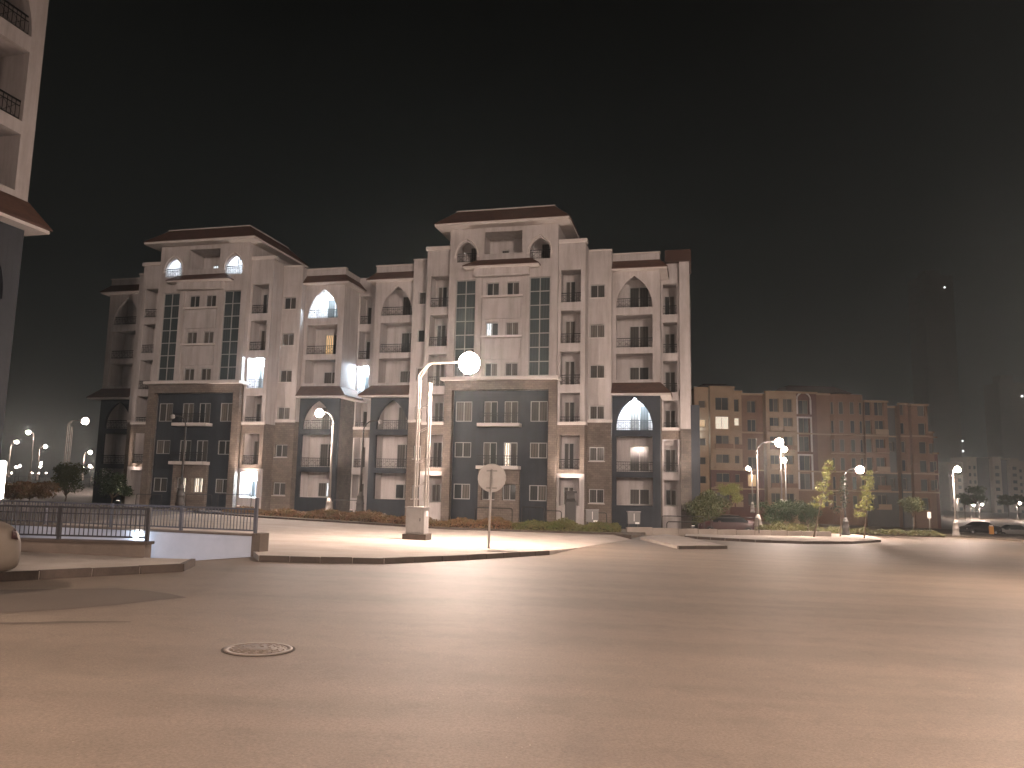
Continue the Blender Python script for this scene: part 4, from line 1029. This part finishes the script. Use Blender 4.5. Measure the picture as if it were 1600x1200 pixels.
p = G(1271, 842); p.z += 0.12; q = AT(1296, 722, p.y); young_tree('slender young tree leaning right, brightly lit, left of the pair', p, q, L_LIT, 900, 0.085, 0.62, 0.42)
p = AT(1350, 842, 52); q = AT(1357, 738, 52); young_tree('leafy young tree lit by the lamp above it, right of the pair', p, q, L_LIT, 1200, 0.10, 0.55, 0.38)
p = AT(1312, 842, 53.5); q = AT(1318, 745, 53.5); young_tree('thin dark young tree behind the lamp between the two lit trees', p, q, L_DRK, 260, 0.09, 0.5, 0.45)
p = AT(1428, 832, 70); q = AT(1437, 800, 70)
shrub('leaning small tree in front of the dark end of the brown block', p, 1.1, 1.0, 0.8, L_GRN, 1600, 0.11, name='small_tree', trunk=1.7, cat='tree')
for px, py, y, lab, s in ((1508, 812, 150, 'round tree left of the far road', 1.0), (1525, 806, 150, 'round tree right of the far sign lights', 1.1), (1576, 806, 170, 'left palm-like tree on the far right', 0.9), (1592, 806, 170, 'right palm-like tree at the right edge', 0.9)):
    p = AT(px, py, y); shrub(lab, p, 2.0*s, 1.8*s, 1.3*s, L_GRN, 900, 0.26, name='distant_tree', trunk=2.4*s, cat='tree', group='trees along the far road')
for px, py, y, rx, rz_, tr, m, lab in ((102, 782, 58, 1.5, 1.15, 0.4, L_GRN, 'round green tree left of the left block'), (174, 784, 60, 1.4, 1.2, 0.3, L_DRK, 'darker tree against the foot of the left block'), 
                              (45, 782, 50, 1.6, 0.6, 0.1, L_RED, 'low brownish shrub behind the ramp fence'), (20, 782, 46, 1.0, 0.5, 0.1, L_RED, 'small brownish shrub at the left edge behind the fence')):
    p = AT(px, py, y); shrub(lab, p, rx, rx*0.9, rz_, m, 3200, 0.10, name='tree' if rz_ > 1 else 'shrub', trunk=tr, cat='tree' if rz_ > 1 else 'shrub', clumps=13)
# grit lying on the road
gv = MB()
for _ in range(90):
    px_, py_ = random.uniform(60, 1560), random.uniform(905, 1190); q = G(px_, py_); r = random.uniform(0.003, 0.007)
    gv.frustum((q.x-r, q.x+r, q.y-r*0.8, q.y+r*0.8, q.z-0.002), (q.x-r*0.5, q.x+r*0.6, q.y-r*0.4, q.y+r*0.5, q.z+r*0.8))
tag(gv.build('grit', mat('pale_stone', (0.32, 0.27, 0.22), 0.8)), 'pale grit scattered over the near road', 'grit', kind='stuff')
# small sign on the far verge
p = AT(1453, 828, 68); T = thing('small_sign', 'small pale sign on a post by the far verge', 'sign', p)
MB().tube([(0, 0, -0.2), (0, 0, 1.3)], 0.03, 6).build('post', POLE, T); MB().box(-0.16, 0.16, -0.02, 0.02, 1.0, 1.55).build('plate', TRIM, T)
# orange and white barrier near the dark car
p = AT(1552, 835, 84); T = thing('barrier', 'small orange and white plastic barrier beside the dark saloon', 'barrier', p)
MB().box(-0.35, 0.0, -0.15, 0.15, -0.1, 0.85).build('orange_panel', mat('orange_plastic', (0.55, 0.24, 0.03), 0.5), T); MB().box(-0.33, -0.02, -0.10, 0.10, 0.855, 1.0).build('lamp_cap', TRIM, T)
# ------------------------------------------------------------------ brown block behind on the right
TAN = mat('tan_wall_paint', (0.42, 0.30, 0.20), 0.85, noise=(0.3, (0.30, 0.21, 0.135), 0.8)); BRN = mat('brown_wall_paint', (0.25, 0.148, 0.098), 0.85, noise=(0.3, (0.16, 0.09, 0.058), 0.8))
MAR = mat('maroon_wall_paint', (0.16, 0.07, 0.052), 0.85, noise=(0.3, (0.10, 0.04, 0.03), 0.8)); GRYW = mat('grey_wall_paint', (0.11, 0.10, 0.095), 0.85)
FRB = mat('brown_window_frame', (0.30, 0.23, 0.17), 0.6)
CY = 120.0; a0 = AT(1085, 760, CY)
CB = thing('apartment_block', 'brown and tan block behind on the right, with a few yellow lit windows', 'apartment block', (a0.x, CY, AT(1300, 812, CY).z), R(3.0))
def cx_(px): return (AT(px, 700, CY).x - a0.x) / math.cos(R(3.0))
def cz_(py, px=1300): return AT(px, py, CY).z - CB.location.z
FLC = [cz_(y) for y in (635, 664.5, 694, 723.5, 753, 783)]
def section(px0, px1, ptop, y, m, wins, low=None, depth=10, sill=True):
    x0, x1 = cx_(px0), cx_(px1); zt = cz_(ptop)
    holes = []
    for (wc, ww, wh, dz, fl, lit) in wins:
        for i, zc in enumerate(FLC):
            if i in fl:
                c = cx_(wc); holes.append((c-ww/2, c+ww/2, zc+dz-wh/2, zc+dz+wh/2)); 
                window(CB, c, zc+dz, ww, wh, y+0.25, 2 if ww > 1.2 else 1, 1, fr=FRB, lit=(lit[i], None) if lit and i in lit else None)
    split = FLC[4] + 1.55
    grid_wall(x0, x1, split, zt, [h for h in holes if h[2] > split], y, 0.35, m, 'wall', CB)
    grid_wall(x0, x1, -1.5, split, [h for h in holes if h[3] < split], y+0.003, 0.35, low or m, 'lower_wall', CB)
    MB().box(x0+0.01, x1-0.01, y+0.7, y+depth, -1.5, zt-0.05).build('rear_body', m, CB)
    for xx in (x0, x1-0.2): MB().box(xx, xx+0.2, y+0.36, y+0.69, -1.5, zt-0.06).build('side_wall', m, CB)
    if sill:
        for i in (1, 3, 4): MB().box(x0-0.05, x1+0.05, y-0.18, y-0.002, FLC[i]-1.45, FLC[i]-1.22).build('string_course', TAN, CB)
    MB().box(x0-0.1, x1+0.1, y-0.25, y+0.5, zt+0.002, zt+0.3).build('coping', TAN, CB)
ALL = (0, 1, 2, 3, 4, 5)
section(1086, 1108, 612, 0.0, TAN, [(1098, 1.1, 1.15, -0.05, ALL, {1: LITY})])
section(1108, 1146, 611, -0.9, TAN, [(1127, 2.1, 2.0, 0.0, ALL, {1: LITW})], low=MAR)
section(1146, 1161, 616, 0.0, TAN, [(1152, 1.0, 2.0, -0.1, ALL, {1: LITW})], low=MAR)
section(1161, 1197, 619, 0.5, BRN, [(1179, 1.4, 1.9, -0.2, (0, 1, 2, 3), None), (1178, 1.4, 1.9, 0, (4, 5), {4: LITY})], low=MAR)
section(1197, 1246, 616, -0.8, TAN, [(1210, 1.5, 2.1, 0, ALL, None), (1232, 1.5, 2.1, 0, ALL, None)])
section(1246, 1282, 615, 0.0, MAR, [(1261, 1.6, 2.2, -0.1, (0,), None), (1261, 1.6, 2.4, 0.0, (1, 2), None), (1261, 1.7, 2.5, 0.0, (3, 4), None)], low=BRN)
section(1282, 1305, 616, 0.4, BRN, [(1294, 1.0, 1.6, -0.1, (4, 5), None)], low=BRN)
section(1362, 1400, 625, 0.5, BRN, [(1368, 1.0, 2.2, 0, ALL, None), (1386, 1.5, 2.2, 0, ALL, None)], low=GRYW)
section(1400, 1418, 632, 1.6, GRYW, [(1409, 0.9, 1.5, 0, (2, 4), None)], low=GRYW)
section(1418, 1432, 628, 0.2, BRN, [(1422, 0.7, 1.8, -0.1, ALL, None)], low=GRYW)
section(1432, 1459, 630, -0.6, BRN, [(1449, 1.2, 1.9, -0.2, ALL, None)], low=BRN)
section(1459, 1474, 672, 0.6, BRN, [(1470, 0.9, 1.7, -0.2, (2, 3, 4), None)], low=BRN)
section(1474, 1482, 705, 1.0, MAR, [(1478, 0.6, 1.5, 0, (3, 4), None)], low=MAR)
# rounded bay with arched windows
xc, rr_ = (cx_(1305)+cx_(1362))/2, (cx_(1362)-cx_(1305))/2
b = MB(); zt = cz_(614); N = 10; ang = [math.pi + math.pi*i/N for i in range(N+1)]
ring_ = [(xc + rr_*math.cos(t), 1.0 + rr_*0.42*math.sin(t)) for t in ang]
for (xa, ya), (xb, yb) in zip(ring_, ring_[1:]):
    b.quad((xa, ya, -1.5), (xb, yb, -1.5), (xb, yb, zt), (xa, ya, zt), True)
b.poly([(x, y, zt) for x, y in ring_])
b.build('rounded_bay', BRN, CB)
MB().box(cx_(1303), cx_(1364), 1.25, 10, -1.5, zt-0.3).build('rear_body', BRN, CB)
for i in range(N):
    (xa, ya), (xb, yb) = ring_[i], ring_[i+1]
    if i in (0, 9): continue
    mx_, my_ = (xa+xb)/2, (ya+yb)/2; ln = math.hypot(xb-xa, yb-ya); az = math.atan2(yb-ya, xb-xa)
    for k, zc in enumerate(FLC):
        if i % 2: w = window(CB, mx_, zc-0.1, ln*0.85, 2.0, my_-0.08, 1, 1, fr=FRB); w.rotation_euler = (0, 0, az)
for i in (1, 2, 3, 4):
    b = MB(); b.tube([(x, y-0.05, FLC[i]-1.35) for x, y in ring_], 0.12, 4, False); b.build('string_course', TAN, CB)
DKT = mat('dark_roof_tile', (0.06, 0.032, 0.025), 0.8)
MB().frustum((cx_(1095), cx_(1147), -1.0, 6, cz_(611)+0.32), (cx_(1104), cx_(1140), 1, 5, cz_(602))).build('hip_roof', DKT, CB)
MB().frustum((cx_(1232), cx_(1345), 0.6, 9, cz_(615)+0.32), (cx_(1250), cx_(1325), 3, 7, cz_(598))).build('hip_roof', DKT, CB)
def surround(px, i0, i1, w, arch):               # pale frames round the tall windows, arched at the top one
    c = cx_(px); zl, zh = FLC[i1]-1.25, FLC[i0]+1.1; b = MB(); y = -0.06
    for q in (-1, 1): b.box(c+q*w/2-0.12, c+q*w/2+0.12, y-0.1, y+0.05, zl, zh)
    if arch: b.tube([(c-w/2*math.cos(math.pi*k/10), y, zh+w/2*math.sin(math.pi*k/10)) for k in range(11)], 0.13, 5)
    else: b.box(c-w/2-0.118, c+w/2+0.118, y-0.1, y+0.05, zh+0.002, zh+0.24)
    b.build('window_surround', TRIM, CB)
surround(1261, 0, 0, 2.2, True); surround(1261, 1, 2, 2.2, False); surround(1261, 3, 4, 2.2, False)
for px, ww in ((1127, 2.9), (1152, 1.3), (1210, 1.9), (1232, 1.9), (1386, 2.1)):
    for i in range(1, 6):
        c = cx_(px); yb = -0.9 if px < 1146 else (-0.8 if 1197 < px < 1246 else (0.0 if px < 1200 else 0.5))
        if (px, i) in ((1127, 1),): continue
        MB().box(c-ww/2, c+ww/2, yb-0.75, yb-0.003, FLC[i]-1.18, FLC[i]-1.05).build('balcony_slab', TAN, CB)
        MB().box(c-ww/2, c+ww/2, yb-0.74, yb-0.68, FLC[i]-1.045, FLC[i]-0.35).build('balcony_front', TAN if i % 2 else BRN, CB)
MB().frustum((cx_(1428), cx_(1458), -0.6, 6, cz_(630)+0.31), (cx_(1434), cx_(1452), 1, 4, cz_(625))).build('hip_roof', DKT, CB)
lamp_disc(CB, cx_(1088), -0.7, cz_(679), 0.28, 90, COOL, 'wall_lamp')
# ------------------------------------------------------------------ far pale blocks and towers
PALE = mat('far_wall_paint', (0.42, 0.35, 0.28), 0.9, noise=(0.2, (0.33, 0.27, 0.22), 0.8)); FDRK = mat('far_dark_wall', (0.07, 0.05, 0.04), 0.9)
def far_block(label, y, parts, pbase):
    o = AT(parts[0][0], pbase, y); T = thing('apartment_block', label, 'apartment block', o, 0)
    wm = {}
    for (px0, px1, ptop, yo, m, cols, rows, r0) in parts:
        x0, x1 = AT(px0, pbase, y).x-o.x, AT(px1, pbase, y).x-o.x; zt = AT(px0, ptop, y).z-o.z
        MB().box(x0, x1, yo, yo+12, -4, zt).build('wall', m, T)
        MB().box(x0-0.1, x1+0.1, yo-0.4, yo+12.1, zt+0.01, zt+0.5).build('coping', m, T)
        if cols:
            ww, wh = (x1-x0)/cols*0.5, 1.5
            for i in range(cols):
                for j in range(rows):
                    window(T, x0+(x1-x0)*(i+0.5)/cols, zt-r0-3.05*j, ww, wh, yo-0.06, 1, 1, fr=FRB)
    return T
far_block('distant pale block with rows of small dark windows, right of the brown block', 330, [(1486, 1508, 724, 0, PALE, 2, 7, 4), (1509, 1524, 716, -3, PALE, 2, 7, 4), (1524.5, 1548, 717, -1, FDRK, 0, 0, 0), (1548.5, 1562, 716, -3, PALE, 1, 7, 4)], 806)
far_block('distant pale block at the right edge, partly hidden by trees', 350, [(1563, 1578, 720, 0, FDRK, 0, 0, 0), (1578.5, 1592, 718, -2, PALE, 1, 7, 4), (1592.5, 1618, 722, -1, PALE, 3, 7, 4)], 806)
TOW = mat('tower_concrete', (0.20, 0.155, 0.12), 0.9, noise=(0.05, (0.14, 0.11, 0.09), 0.8))
def tower(label, px0, px1, ptop, y, lights):
    a, b = AT(px0, 780, y), AT(px1, 780, y); zt = AT(px0, ptop, y).z; w = b.x-a.x; z0 = -8
    T = thing('tower', label, 'tower', (a.x, y, z0)); h = zt-z0
    MB().box(0, w, 0, w, 0, h).build('core', TOW, T); n = int(h/7)
    for i in range(n): MB().box(-0.5, w+0.5, -0.5, w+0.5, h*(i+1)/n-0.5, h*(i+1)/n+0.003*(i+1)).build('floor_band', TOW, T)
    MB().box(w*0.2, w*0.7, w*0.2, w*0.7, h+0.2, h+6).build('roof_room', TOW, T)
    for px, py in lights:
        q = AT(px, py, y-2); MB().lathe([(0.2, -0.7), (0.75, 0), (0.2, 0.7)], 8, tuple(q - T.location)).build('marker_lamp', glow(5.0, (0.95, 0.97, 1.0)), T)
    return T
tower('tall unlit tower faint against the night sky at the right', 1460, 1508, 430, 640, ((1476, 449), (1504, 689), (1505, 705)))
tower('lower dark tower at the right edge with one small light', 1572, 1612, 598, 560, ((1597, 619),))
# ------------------------------------------------------------------ glowing tube added as the bright strip at the frame's edge
q = AT(2, 748, 23.6); T = thing('wall_lamp', 'bright upright glowing tube added at the left edge above the parked car', 'lamp', q)
MB().lathe([(0.03, -0.62), (0.10, -0.58), (0.10, 0.50), (0.03, 0.55)], 12).build('tube', glow(22, (1.0, 0.86, 0.74)), T)
MB().box(-0.25, -0.08, -0.05, 0.05, -0.15, 0.15).build('bracket', DARKM, T)
MB().tube([(0, 0, -0.63), (0, 0, -1.9)], 0.05, 8).build('post', DARKM, T)
# ------------------------------------------------------------------ night haze
HAZE = 0.00075
hz = bpy.data.materials.new('haze'); hz.use_nodes = True; hn = hz.node_tree.nodes; hn.clear()
ho = hn.new('ShaderNodeOutputMaterial'); pvn = hn.new('ShaderNodeVolumePrincipled')
pvn.inputs['Color'].default_value = (0.82, 0.93, 0.97, 1); pvn.inputs['Density'].default_value = HAZE
pvn.inputs['Anisotropy'].default_value = 0.78
hz.node_tree.links.new(pvn.outputs[0], ho.inputs['Volume'])
tag(MB().box(-700, 900, -160, 760, -14, 260).build('haze', hz), kind='stuff')
